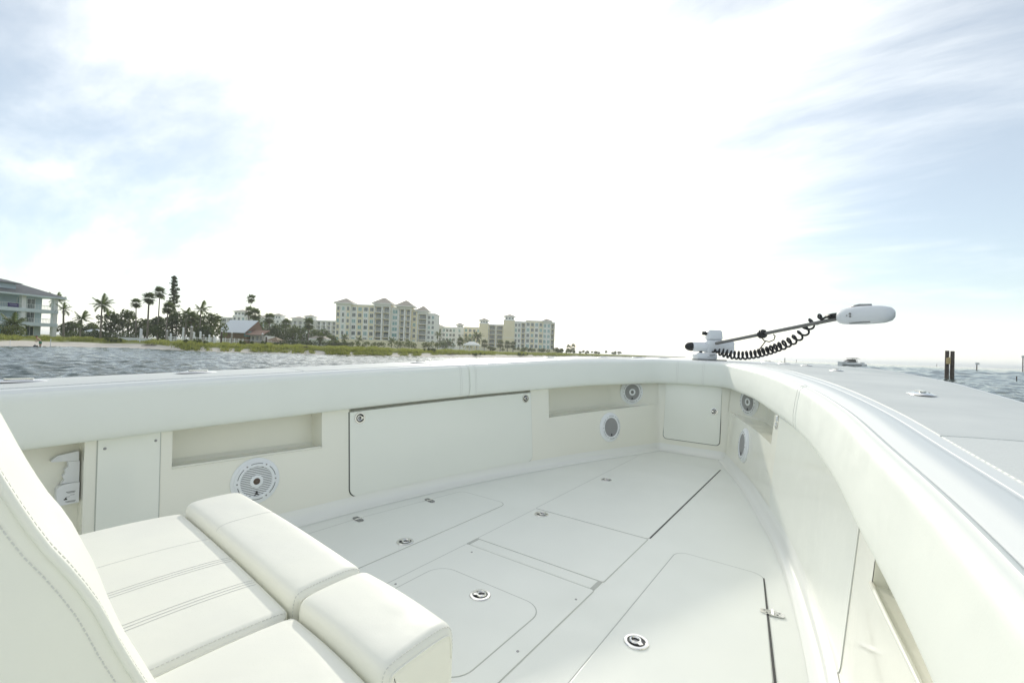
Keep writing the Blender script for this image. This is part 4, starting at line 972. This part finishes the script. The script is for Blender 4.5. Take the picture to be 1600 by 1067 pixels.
# speakers
for sd in (-1, 1):
    if sd < 0: make_speaker(wframe(sd, 1.172, .272, .001), BOAT, 'slats')
    make_speaker(wframe(sd, 4.19, .284, .001), BOAT, 'sub')
    s_ = s_at(sd, 4.53); d0 = .13*(4.80-4.53)/.5
    p0 = Wp(s_at(sd, 4.41), .6, -.20*(4.86-4.41)/.46); p1 = Wp(s_at(sd, 4.82), .6, -.20*.04/.46); t_ = (p1-p0).normalized(); n_ = Vector((t_.y, -t_.x, 0)); n_ = n_ if n_.y < 0 else -n_
    make_speaker(frame((p0+p1)/2+n_*.004+Vector((0, 0, .005)), n_), BOAT, 'upper')
# oval pull on the starboard wall
for sd in (1,):
    Mw = wframe(sd, 3.36, .60, .001) @ Matrix.Diagonal((.55, 1.25, 1, 1)); o = MB().lathe([(.036, 0), (.036, .004), (.030, .008), (.022, .0085), (.019, .003)], 24, Mw, False).build('oval_pull', 'steel', BOAT, 40)
    MB().lathe([(.020, .0032), (.001, .0034)], 16, Mw, False).build('pull_recess', 'cup', o)
# white holder bracket in the port bay
def bracket():
    M = wframe(-1, .462, .0, -.098); M.translation = Wp(s_at(-1, .462), 0, -.098)
    t_ = MB().prism([(-.018, .30), (.048, .302), (.048, .385), (.005, .384), (-.012, .378), (-.020, .366)], .0, .055, M).build('holder_bracket', 'bracketplastic', BOAT, 30)
    MB().prism([(.048, .3855), (.048, .470), (.012, .474), (.014, .452), (.004, .441), (.006, .426), (-.002, .416), (.004, .400), (-.006, .3855)], .004, .042, M).build('holder_neck', 'bracketplastic', t_)
    MB().prism(rpoly([(-.044, .479), (.012, .4755), (.044, .4715), (.044, .513), (-.020, .502)], .004, 3), .004, .048, M).build('trigger_arm', 'bracketplastic', t_)
    q = MB()
    for x0, x1, y0, y1 in ((.008, .036, .350, .352), (.012, .034, .346, .3475), (.006, .038, .3125, .314), (.010, .036, .309, .3104), (.020, .034, .337, .338), (.008, .020, .331, .332), (.002, .012, .320, .325), (.006, .010, .325, .330)): q.prism([(x0, y0), (x1, y0), (x1, y1), (x0, y1)], .0551, .0555, M)
    q.build('printed_label', 'black', t_)
bracket()

# floor hatches: seal line, lid, hardware
def hatch(poly, r, name='floor_hatch', gap=.0045, z=.0023, m_='floor', seal='softseal'):
    P = rpoly(poly, r)
    MB().prism(inset(P, gap), -.002, .0014, None).build('hatch_seal', seal, BOAT)
    P2 = inset(P, -.0025)
    q = MB(); n = len(P); vs = [(p.x, p.y, .0010) for p in P]+[(p.x, p.y, z-.0005) for p in P]+[(p.x, p.y, z) for p in P2]
    fs = [(k, (k+1) % n, n+(k+1) % n, n+k) for k in range(n)]+[(n+k, n+(k+1) % n, 2*n+(k+1) % n, 2*n+k) for k in range(n)]+[tuple(range(2*n, 3*n))]
    return q.add(vs, fs).build(name, m_, BOAT)
mir = lambda P: [(2*CX-x, y) for x, y in P][::-1]
stp = [(-.632, .45), (-.09, .45), (-.135, 1.65), (-.245, 2.42), (-.632, 2.42)]
h1 = hatch(stp, [.02, .02, 0, .06, .06]); h2 = hatch(mir(stp), [.06, .06, 0, .02, .02])
h3 = hatch([(-1.525, 2.476), (-.803, 2.476), (-.803, 4.40), (-1.548, 4.40)], .012, 'bow_hatch', .004)
MB().box(-.7995, -.7930, 2.49, 4.405, -.001, .0022).build('hatch_gap', 'seal', BOAT)
h4 = hatch([(-1.515, 1.882), (-.802, 1.882), (-.802, 2.466), (-1.52, 2.466)], .010, 'bow_hatch', .004)
MB().box(-1.498, -.824, 1.800, 1.874, -.001, .0016).build('hatch_sill', 'floor', BOAT)
for x in (-1.518, -.824): MB().box(x+.001, x+.0195, 1.795, 1.878, -.001, .0024).build('drain_notch', 'softseal', BOAT)
h5 = hatch([(-1.512, .30), (-.804, .30), (-.804, 1.792), (-1.512, 1.792)], .012, 'deck_panel', .004, .0023)
P = rpoly([(-1.452, 1.03), (-.898, 1.03), (-.898, 1.542), (-1.452, 1.542)], .085, 8)
MB().prism(inset(P, .0045), .002, .0027).build('hatch_seal', 'softseal', BOAT); h6 = MB().prism(P, .0025, .0034).build('floor_hatch', 'floor', BOAT)
for (x, y, z, hh, rz) in ((-1.149, 1.456, .0035, h6, 40), (-.539, 1.568, .0024, h1, 150), (-1.768, 1.605, .0024, h2, 10), (-1.439, 2.401, .0024, h4, 10), (-1.446, 3.389, .0024, h3, 0)):
    make_latch(Matrix.Translation((x, y, z)) @ Matrix.Rotation(R(rz), 4, 'Z'), hh)
for x, y, rz, hh in ((-.176, 2.08, 8, h1), (-.150, 1.2, 3, h1), (-2.200, 1.636, -8, h2), (-2.128, 2.13, -10, h2), (-2.24, 1.0, -2, h2)): make_hinge(Matrix.Translation((x, y, .0024)) @ Matrix.Rotation(R(rz), 4, 'Z'), hh, 'steel' if hh is h1 else 'steeldark')
# open seam along the starboard lid's hinge side
q = MB(); q.prism([(-.241, 2.385), (-.131, 1.65), (-.096, .7), (-.088, .7), (-.123, 1.65), (-.2345, 2.385)], -.001, .0030); q.build('hatch_gap', 'seal', BOAT)
for x, y in ((-1.431, 1.734), (-1.481, 1.301), (-.83, 1.679), (-.836, 1.272)): MB().lathe([(.0055, .0012), (.005, .0036), (.001, .004)], 10, Matrix.Translation((x, y, 0))).build('deck_screw', 'steeldark', BOAT)

# coaming bolster: padded sections with gaps
def bol_prof(y):
    b, s, u = zb(y), zs(y), us(y)
    P = [(.058, b+.006), (.030, b), (.013, b+.003), (.003, b+.014), (-.001, b+.035), (-.002, b+.08), (.006, s-.075), (.013, s-.036)]
    for t in np.linspace(0, 1, 7)[1:]: a = t*math.pi/2; P.append((.013+.030*(1-math.cos(a)), s-.036+.038*math.sin(a)))
    P += [(max(.0445, u*.55), s+.0042), (u-.008, s+.004), (u-.003, s+.002), (u-.0010, s-.002), (u-.0008, s-.010)]
    return P
def Qp(s, u, z): return Vector((float(np.interp(s, QS, QX))+float(np.interp(s, QS, QNX))*u, float(np.interp(s, QS, QY))+float(np.interp(s, QS, QNY))*u, z))
qs_at = lambda side, y: (lambda h: float(np.interp(y, *[np.array(v) for v in zip(*sorted(zip(QY[h], QS[h])))])))(QS < QS[-1]/2 if side > 0 else QS > QS[-1]/2)
qy = lambda s: float(np.interp(s, QS, QY))
CUTS = [.0, qs_at(1, 2.66), qs_at(-1, 2.60), QS[-1]]
for i in range(3):
    a, b = CUTS[i]+.0015, CUTS[i+1]-.0015
    ss = [a, a+.002, a+.005, a+.010]+list(np.arange(a+.03, b-.025, .03))+[b-.010, b-.005, b-.002, b]
    rows = []
    for s in ss:
        e = min(s-a, b-s); d = .010-math.sqrt(max(0, .010**2-(.010-min(.010, e))**2)); P = bol_prof(qy(s)); c = (.04, sum(p[1] for p in P)/len(P)); row = []
        for u, z in P:
            v = Vector((c[0]-u, c[1]-z)); v = v.normalized()*min(d, v.length); row.append(Qp(s, u+v.x, z+v.y))
        rows.append(row)
    q = MB().grid(rows)
    for k in (0, -1): q.add(rows[k], [tuple(range(len(rows[k])))])
    bo = q.build('coaming_bolster', 'vinyl_bolster', BOAT, 50)
    st = MB()
    marks = {0: (), 1: (qs_at(-1, 2.60)-.05, qs_at(-1, 2.60)-.062, QS[-1]/2-.10, QS[-1]/2-.115, QS[-1]/2+.14, QS[-1]/2+.155, qs_at(1, 2.66)+.05), 2: (qs_at(-1, 2.60)+.075, qs_at(-1, 2.60)+.09, qs_at(-1, 2.60)+.012)}[i]
    for s in marks:
        st.tube([Qp(s+.0, u-.0004, z+.0003) for u, z in bol_prof(qy(s))[3:-2]], .0011, 5)
    if marks: st.build('stitching', 'thread', bo)
# gunwale cap and hull
HOY = [-4, 0, 1, 2.7, 3.7, 4.6, 5.4, 6.0, 6.5, 6.85, 7.04, 7.10]; HOX = [1.74, 1.81, 1.83, 1.81, 1.78, 1.70, 1.56, 1.33, 1.0, .62, .28, 0]
oy = np.concatenate([np.arange(-4, 6.8, .02), 7.10-np.linspace(.30, 0, 40)**1.0]); ox = np.interp(oy, HOY, HOX); ox = smooth(ox, 21); ox[-1] = 0; ox = np.maximum(ox, 0)
oS = np.concatenate([[0], np.cumsum(np.hypot(np.diff(ox), np.diff(oy)))])
si2 = qs_at(1, 2.0); sic = QS[-1]/2; so2 = float(np.interp(2.0, oy, oS)); soc = oS[-1]
def outer(s):
    sd = 1 if s <= sic else -1; q_ = s if sd > 0 else QS[-1]-s
    if q_ <= si2: y = float(np.interp(q_, QS, QY)); o = float(np.interp(y, oy, oS))
    else: t = (q_-si2)/(sic-si2); o = so2+(soc-so2)*t
    y = float(np.interp(o, oS, oy)); x = float(np.interp(o, oS, ox)); zo = float(np.interp(y, [-4, 0, 1, 2.7, 3.7, 5.4, 7.1], [.64, .775, .81, .868, .902, .948, .966]))
    return Vector((CX+sd*x, y, zo))
def cap_row(s):
    y = qy(s); u, z = us(y), zs(y)
    R_ = [Qp(s, u+a, z+b) for a, b in ((.0004, -.010), (.0006, -.0015), (.003, .0005), (.008, .003), (.020, .0095), (.027, .0135), (.035, .0155), (.045, .0155), (.066, .0130), (.079, .0110), (.0805, .0095), (.0865, .0095), (.088, .0110), (.1, .0120))]
    i_, o_ = R_[13], outer(s)
    for t in (.2, .4, .6, .8, .95): p = i_.lerp(o_, t); p.z += .010*math.sin(math.pi*t); R_.append(p)
    d = (o_-i_); d.z = 0; d.normalize()
    for a, b in ((0, -.004), (.010, -.012), (.014, -.03), (.012, -.06), (.03, -.066), (.034, -.085), (.026, -.10), (.008, -.104)): R_.append(o_+d*a+Vector((0, 0, b)))
    for a, b in ((-.05, .55), (-.16, .1), (-.28, -.5), (-.42, -1.5)): p = o_+d*a; p.z = b; R_.append(p)
    return R_
SSS = list(np.arange(0, QS[-1], .03))+[QS[-1]]
rows = [cap_row(s) for s in SSS]
MB().grid([r_[:23] for r_ in rows]).build('gunwale_cap', 'capgel', BOAT, 40)
MB().grid([r_[22:28] for r_ in rows]).build('rub_rail', 'gel', BOAT, 40)
MB().grid([r_[27:] for r_ in rows]).build('hull', 'gel', BOAT, True)
def deck_pt(s, t, dz=0.0):
    r_ = cap_row(s); i_, o_ = r_[13], outer(s); T_ = (0, .2, .4, .6, .8, .95, 1); p = i_.lerp(o_, t); p.z += .010*float(np.interp(t, T_, [math.sin(math.pi*q) for q in T_]))+dz; return p
def deck_panel(name, s0, s1, t0, t1, m_):
    rr = []
    for s in [s0]+[v for v in SSS if s0+.004 < v < s1-.004]+[s1]:
        rr.append([deck_pt(s, t0, -.001), deck_pt(s, t0+.004, .0028)]+[deck_pt(s, t0+(t1-t0)*k/6, .003) for k in range(1, 6)]+[deck_pt(s, t1-.004, .0028), deck_pt(s, t1, -.001)])
    rr = [[p-Vector((0, 0, .004)) for p in rr[0]]]+rr+[[p-Vector((0, 0, .004)) for p in rr[-1]]]
    return MB().grid(rr).build(name, m_, BOAT, 40)
sb = qs_at(1, 1.47); pb = qs_at(-1, 1.47)
deck_panel('nonskid_panel', sb+.006, qs_at(1, 4.5), .03, .93, 'nonskid'); deck_panel('nonskid_panel', qs_at(-1, 4.5), pb-.006, .03, .93, 'nonskid')
deck_panel('ribbed_panel', 2.0, sb-.006, .03, .93, 'ribbed'); deck_panel('ribbed_panel', pb+.006, QS[-1]-2.0, .03, .93, 'ribbed')
# pop-up cleats along both gunwales
def cleat(s, t, k=1.0):
    p = deck_pt(s, t, .0028); d = (deck_pt(s+.05, t)-deck_pt(s-.05, t)).normalized(); M = frame(p, (0, 0, 1), (0, 1, 0)); M = Matrix.Translation(p) @ Matrix.Rotation(math.atan2(d.y, d.x), 4, 'Z')
    q = MB(); q.lathe([(.1*k, 0), (.098*k, .002), (.07*k, .007), (.04*k, .010), (.001, .0105)], 28, M @ Matrix.Diagonal((1, .42, 1, 1)), False); c_ = q.build('pop_up_cleat', 'steel', BOAT, True)
    MB().prism(rpoly([(-.045*k, -.011), (.045*k, -.011), (.045*k, .011), (-.045*k, .011)], .009, 4), .0106, .015, M).build('cleat_bar', 'steel', c_)
    MB().lathe([(.014*k, .0105), (.012*k, .0125), (.001, .0127)], 12, M @ Matrix.Translation((.0, -.018, -.003))).build('cleat_slot', 'cup', c_)
for sd in (1, -1):
    for y_, t_ in ((2.36, .40), (3.55, .36), (4.15, .40), (4.52, .45), (4.75, .5)): cleat(qs_at(sd, y_), t_)
for y_ in (1.0, .35): cleat(qs_at(-1, y_), .45)
# transom and console shut the cockpit behind the camera
MB().box(CX-1.45, CX+1.45, -4.05, -3.95, -.9, .62).build('transom', 'gel', BOAT)
co = MB().prism(rpoly([(-1.72, -1.5), (-.66, -1.5), (-.66, -.14), (-1.72, -.14)], .08, 5), .0, 1.02).build('console', 'gel', BOAT, 40)

# ================================================================ LOUNGE SEAT
SEAT = empty('lounge_seat', (0, 0, 0), 0, 'white stitched lounge seat with backrest in the lower left corner', 'seat')
def chaikin(P, n=2):
    for _ in range(n):
        Q = []
        for i in range(len(P)):
            a, b = P[i], P[(i+1) % len(P)]; Q += [(.75*a[0]+.25*b[0], .75*a[1]+.25*b[1]), (.25*a[0]+.75*b[0], .25*a[1]+.75*b[1])]
        P = Q
    return P
shear = lambda x: -.09*(x+.62)
def cushion(name, x0, x1, prof, r, parent, welt=True):
    P = [Vector(p) for p in chaikin(prof)]
    es = [r*(1-math.cos(a)) for a in np.linspace(0, math.pi/2, 6)]
    xs = [x0+e for e in es]+list(np.linspace(x0+r, x1-r, 9))[1:-1]+[x1-e for e in es[::-1]]
    rows = []
    for x in xs:
        e = min(x-x0, x1-x); d = r-math.sqrt(max(0, r*r-(r-e)**2)) if e < r else 0
        sag = .006*math.sin(math.pi*(x-x0)/(x1-x0))
        rows.append([Vector((x, p.x+shear(x), p.y+(sag if p.y > .38 else 0))) for p in inset(P, -d)])
    q = MB().grid(rows, True)
    for k in (0, -1): q.add(rows[k], [tuple(range(len(P)))])
    return q.build(name, 'vinyl', parent, 60), rows
def stitch(curve, parent, gap=.0075, ln=.0046, r=.0009):
    q = MB(); acc = 0; C = [Vector(p) for p in curve]; L = [0]
    for a, b in zip(C[:-1], C[1:]): L.append(L[-1]+(b-a).length)
    n = int(L[-1]/gap)
    def ev(d):
        k = max(0, min(len(L)-2, int(np.searchsorted(L, d))-1)); t = (d-L[k])/max(1e-9, L[k+1]-L[k]); return C[k].lerp(C[k+1], t)
    for i in range(n): q.tube([ev(i*gap), ev(min(L[-1], i*gap+ln))], r, 4)
    return q.build('stitching', 'thread', parent)
cus = [(.02, .34), (.30, .34), (.503, .34), (.508, .38), (.5085, .410), (.506, .420), (.49, .428), (.36, .434), (.2, .432), (.08, .427), (.02, .41)]
bol = [(.512, .32), (.512, .38), (.512, .412), (.5125, .430), (.515, .443), (.523, .4525), (.54, .4570), (.57, .4585), (.60, .4590), (.63, .4590), (.655, .4580), (.674, .4545), (.687, .446), (.694, .430), (.697, .40), (.697, .34), (.697, .24), (.69, .14), (.60, .13), (.512, .16)]
PIECES = [(-1.755, -.938, 'seat_cushion'), (-.928, -.602, 'seat_cushion')]
def top_line(rws, x, ya, yb):
    k = min(range(len(rws)), key=lambda i: abs(rws[i][0].x-x)); k = max(0, min(len(rws)-2, k if rws[k][0].x <= x else k-1)); f = (x-rws[k][0].x)/(rws[k+1][0].x-rws[k][0].x)
    L = [a.lerp(b, f) for a, b in zip(rws[k], rws[k+1])]; L = sorted([p for p in L if p.z > .40 and ya < p.y-shear(x) < yb], key=lambda p: p.y)
    return [L[0].lerp(L[1], 0)]+L[1:] if len(L) > 1 else [Vector((x, ya, .43)), Vector((x, yb, .43))]
for x0, x1, nm in PIECES:
    c_, rows = cushion(nm, x0, x1, cus, .022, SEAT); b_, rb = cushion('front_bolster', x0, x1, bol, .024, SEAT)
    def top(rw, zmin, ymin, ymax, dz):
        k = sorted([p for p in rw if p.z > zmin and ymin < p.y-shear(p.x) < ymax], key=lambda p: p.y); return [p+Vector((0, 0, dz)) for p in k]
    for rset, par, zm, ya, yb in ((rows, c_, .41, .06, .5085), (rb, b_, .38, .5, .72)):
        for idx in (-4,):
            cv = top(rset[idx], zm, ya, yb, .0008)
            if len(cv) > 2:
                stitch(cv, par)
        for idx in (-2,):
            cv = top(rset[idx], zm, ya, yb, .0006)
            if len(cv) > 2: MB().tube(cv, .0022, 6).build('piping', 'vinyl', par, True)
    if x1-x0 > .4:
        ch = MB()
        for xc in (-1.270, -1.110):
            for dx in (-.012, 0, .012):
                ch.tube(top_line(rows, xc+dx, .10, .50), .0010, 5)
        ch.build('channel_seam', 'thread', c_)
        MB().tube(top_line(rows, -1.445, .10, .50), .0008, 5).build('panel_seam', 'thread', c_); MB().tube(top_line(rb, -1.445, .515, .685), .0008, 5).build('panel_seam', 'thread', b_)
MB().prism(rpoly([(-1.70, -.1), (-.66, -.1), (-.66, .655), (-1.70, .74)], .03, 4), .008, .339).build('seat_base', 'gel', SEAT, 40)
# backrest
FZ = [.36, .5, .612, .663, .709, .754, .791, .822, .854, .92, 1.0, 1.05, 1.075]; FYe = [.285, .235, .184, .162, .145, .123, .101, .086, .072, .045, .010, -.02, -.05]
def back_row(x, x0=-1.755, x1=-.628):
    e = min(x-x0, x1-x); w = 1-(1-min(1, e/.26))**2.2
    P = [(x, float(np.interp(z, FZ, FYe))+w*float(np.interp(z, [.36, .6, .75, .9], [.02, .024, .038, .041])), z) for z in list(np.linspace(.36, 1.05, 30))]
    P += [(x, -.03, 1.075), (x, -.07, 1.085), (x, -.10, 1.06), (x, -.115, 1.0), (x, -.12, .7), (x, -.10, .36)]
    return [Vector(p) for p in P]
xs = [-1.755+.13*(1-math.cos(t)) for t in np.linspace(0, math.pi/2, 9)]+list(np.linspace(-1.625, -.758, 10))[1:-1]+[-.628-.13*(1-math.cos(t)) for t in np.linspace(math.pi/2, 0, 9)]
rows = [back_row(x) for x in xs]
q = MB().grid(rows)
for k in (0, -1): q.add(rows[k], [tuple(range(len(rows[k])))])
br = q.build('backrest', 'vinyl', SEAT, 40)
edge = [p for p in rows[-1][:30]]
MB().tube([p+Vector((.001, .002, 0)) for p in edge], .0042, 8).build('piping', 'vinyl', br, True)
stitch([p+Vector((.0004, -.013, -.003)) for p in edge], br, .0066, .0042, .0009)
fr = [p+Vector((-.013, .006, .002)) for p in edge]; stitch(fr, br, .0066, .0042, .0009)

# ================================================================ TROLLING MOTOR ON THE BOW
def cpt(px, py, D): p = pos(px, D); p.z = hz(px, py, D); return p
dz = deck_pt(QS[-1]/2, .3).z
base = Vector((CX+.02, 5.62, outer(QS[-1]/2).z+.004))
TM = empty('trolling_motor', (0, 0, 0), 0, 'white electric trolling motor stowed across the bow with coiled black cord', 'trolling motor')
Mm = Matrix.Translation(base) @ Matrix.Rotation(YAW, 4, 'Z')
def tp(M, pts): return [M @ Vector(p) for p in pts]
MB().prism(rpoly([(-.19, -.08), (.16, -.08), (.16, .08), (-.19, .08)], .02, 3), -.02, .008, Mm).build('mount_plate', 'grey', TM, 30)
def rbox(M, x0, x1, y0, y1, z0, z1, r, tap=1.0):
    P = rpoly([(x0, y0), (x1, y0), (x1, y1), (x0, y1)], r, 5); c = Vector(((x0+x1)/2, (y0+y1)/2)); rr = []
    for z, d, k in ((z0, r*.4, 1), (z0+r*.5, 0, 1), (z1-r*.8, 0, tap), (z1-r*.25, r*.3, tap), (z1, r*.9, tap)):
        rr.append([M @ Vector((*(c+(p-c)*k), z)) for p in inset(P, -d)])
    q = MB().grid(rr, True); q.add(rr[0], [tuple(range(len(P)))]); q.add(rr[-1], [tuple(range(len(P)))]); return q
lb = rbox(Mm, -.185, .05, -.075, .075, .0085, .082, .02).build('mount_base', 'motorwhite', TM, 40)
q = MB()
for a, b_, c, d in ((-.045, .02, .058, .064), (-.045, .0, .046, .050), (-.07, .02, .034, .037)): q.add(tp(Mm, [(a, -.0765, c), (b_, -.0765, c), (b_, -.0765, d), (a, -.0765, d)]), [(0, 1, 2, 3)])
q.build('printed_label', 'grey', lb)
rbox(Mm, -.075, .255, -.07, .07, .084, .235, .035).build('lower_housing', 'motorwhite', TM, 40)
up_ = rbox(Mm, -.055, .120, -.062, .062, .236, .350, .03, .93).build('upper_housing', 'motorwhite', TM, 40)
MB().lathe([(.02, 0), (.024, .012), (.018, .03), (.022, .034), (.02, .045)], 12, Mm @ Matrix.Translation((-.055, 0, .31)) @ Matrix.Rotation(R(-90), 4, 'Y')).build('release_knob', 'black', up_, 40)
Mp = Mm @ Matrix.Translation((-.06, -.02, .150)) @ Matrix.Rotation(R(-90), 4, 'Y')
pod = MB().lathe([(.048, 0), (.055, .006), (.055, .15), (.05, .165)], 24, Mp).build('motor_pod', 'motorwhite', TM, 40)
MB().lathe([(.050, .1655), (.052, .18), (.045, .215), (.028, .24), (.005, .25)], 24, Mp).build('nose_cone', 'blackgloss', pod, 40)
for k in range(2):
    a = R(70+180*k); MB().add(tp(Mp, [(math.cos(a)*.045, math.sin(a)*.045, .17), (math.cos(a)*.085-.012, math.sin(a)*.085, .18), (math.cos(a)*.09+.012, math.sin(a)*.09, .2), (math.cos(a)*.04, math.sin(a)*.04, .205)]), [(0, 1, 2, 3)]).build('propeller_blade', 'black', pod)
MB().tube(tp(Mm, [(-.13, -.03, .0825), (-.12, -.03, .12)]), .018, 8).build('pod_rest', 'black', TM)
A_, B_ = cpt(1123, 535.5, 5.10), cpt(1309, 497.5, 4.02)
MB().tube([A_-(B_-A_)*.03, A_.lerp(B_, .5), B_+(B_-A_)*.03], .0175, 14).build('shaft', 'shaft', TM, 40)
d_ = (B_-A_).normalized(); C_ = cpt(1397, 489.5, 3.62); hd = (C_-B_).normalized()
Mh = frame(B_, hd, (0, 0, 1)); Lh = (C_-B_).length          # local z along the head, y up
rr = []
for t_, w_, h_, o_ in ((0, .028, .034, .008), (.03, .045, .052, .010), (.10, .062, .066, .012), (.25, .076, .075, .012), (.45, .082, .078, .010), (.65, .080, .076, .006), (.82, .072, .070, .002), (.93, .055, .056, 0), (.985, .030, .034, 0), (1, .004, .005, 0)):
    rr.append([Mh @ Vector((w_*math.copysign(abs(math.cos(a))**.75, math.cos(a)), o_+h_*math.copysign(abs(math.sin(a))**.8, math.sin(a)), Lh*t_)) for a in np.linspace(0, 2*math.pi, 29)[:-1]])
q = MB().grid(rr, True); q.add(rr[0], [tuple(range(28))]); he = q.build('control_head', 'motorwhite', TM, 60)
MB().tube(tp(Mh, [(0, .090, Lh*.22), (0, .094, Lh*.4), (0, .089, Lh*.62)]), [.012, .016, .010], 8).build('top_ridge', 'steeldark', he, True)
sx = 1 if (Mh.to_3x3() @ Vector((1, 0, 0))).dot(-fwd) > 0 else -1
q = MB()
Ms = Mh @ Matrix.Translation((sx*.0785, .01, Lh*.33)) @ Matrix.Rotation(R(90*sx), 4, 'Y')
q.lathe([(.009, .0), (.009, .006), (.001, .0065)], 12, Ms @ Matrix.Translation((.004, .012, 0)), False); q.lathe([(.008, .0), (.008, .006), (.001, .0065)], 12, Ms @ Matrix.Translation((.004, -.010, 0)), False); q.lathe([(.005, .0), (.005, .005), (.001, .0055)], 10, Ms @ Matrix.Translation((.024*sx, .0, 0)), False)
q.build('indicator_buttons', 'grey', he)
MB().tube(tp(Mh, [(sx*.055, -.058, Lh*.28), (sx*.060, -.058, Lh*.45), (sx*.054, -.057, Lh*.66)]), [.003, .005, .006], 6).build('side_groove', 'steeldark', he)
MB().tube([B_+Vector((0, 0, .03))-hd*.11, B_+Vector((0, 0, .028))-hd*.05, B_+Vector((0, 0, .02))+hd*.02], [.016, .026, .033], 12).build('cord_boot', 'black', TM, True)
# coiled cord
K = [(1113, 550, 5.12), (1118, 547.5, 5.1), (1130, 551, 5.05), (1145, 554.5, 5.0), (1162, 555.5, 4.92), (1182, 553, 4.82), (1203, 547, 4.70), (1223, 539.5, 4.58), (1243, 529, 4.45), (1257, 517, 4.36), (1266, 505, 4.28), (1278, 498, 4.2), (1290, 494.5, 4.1), (1297, 492, 4.04)]
KP = np.array([cpt(*k)[:] for k in K]); kl = np.concatenate([[0], np.cumsum(np.linalg.norm(np.diff(KP, axis=0), axis=1))])
def kev(d): return Vector([float(np.interp(d, kl, KP[:, j])) for j in range(3)])
pts = []; ph = 0; N = 620; tot = kl[-1]
for i in range(N+1):
    f = i/N; d = tot*f; p = kev(d); t_ = (kev(min(tot, d+.02))-kev(max(0, d-.02))).normalized(); n1_ = Vector((0, 0, 1))-t_*t_.z; n1_.normalize(); n2_ = t_.cross(n1_)
    amp = .040*float(np.interp(f, [0, .04, .08, .80, .90, .95, 1], [0, .4, 1, 1, .9, .3, 0])); ph += (2*math.pi/float(np.interp(f, [0, .5, .9, 1], [.040, .046, .105, .2])))*tot/N*(1 if f < .93 else .1)
    pts.append(p+amp*(math.cos(ph)*n1_+math.sin(ph)*n2_))
MB().tube(pts, .0105, 7).build('coiled_cord', 'black', TM, True)
# strap roll and loose tail hanging on the shaft
sp = A_.lerp(B_, .42); Mt = frame(sp, d_, (0, 0, 1)); 
ro = MB().lathe([(.020, -.028), (.040, -.030), (.046, -.012), (.040, .0), (.047, .012), (.040, .030), (.020, .028)], 18, Mt, False).build('strap_roll', 'black', TM, 40)
lp = [cpt(*k) for k in ((1196, 516, 4.62), (1190, 519, 4.62), (1189, 526, 4.63), (1194, 532, 4.64), (1202, 534, 4.64), (1209, 531, 4.63), (1211, 525, 4.62), (1208, 522, 4.62))]
MB().tube(lp, .006, 7).build('strap_loop', 'black', ro, True); MB().tube([cpt(1196, 533, 4.64), cpt(1191, 540, 4.7), cpt(1186, 547, 4.76)], .006, 7).build('strap_tail', 'black', ro, True)

bpy.context.view_layer.update()
for root, base_ in ((BOAT, Vector((CX, 2.0, 0))), (SEAT, Vector((-1.19, .2, .008))), (TM, base)):
    for ch in root.children: ch.location = ch.location-base_
    root.location = base_

# ================================================================ HAZE, a volume added to lighten the backlit shore
hm = bpy.data.materials.new('haze'); hm.use_nodes = True; t_ = hm.node_tree; t_.nodes.clear()
ho = t_.nodes.new('ShaderNodeOutputMaterial'); pv = t_.nodes.new('ShaderNodeVolumePrincipled'); pv.inputs['Color'].default_value = (.96, .98, 1.0, 1); pv.inputs['Density'].default_value = .0003; pv.inputs['Anisotropy'].default_value = .55
t_.links.new(pv.outputs[0], ho.inputs['Volume']); MATS['haze'] = hm
hb = MB().box(-26000, 26000, -26000, 26000, -3.2, 32).build('haze', 'haze'); tag(hb, 'added thin haze volume that lightens the backlit shore', 'haze', kind='stuff')
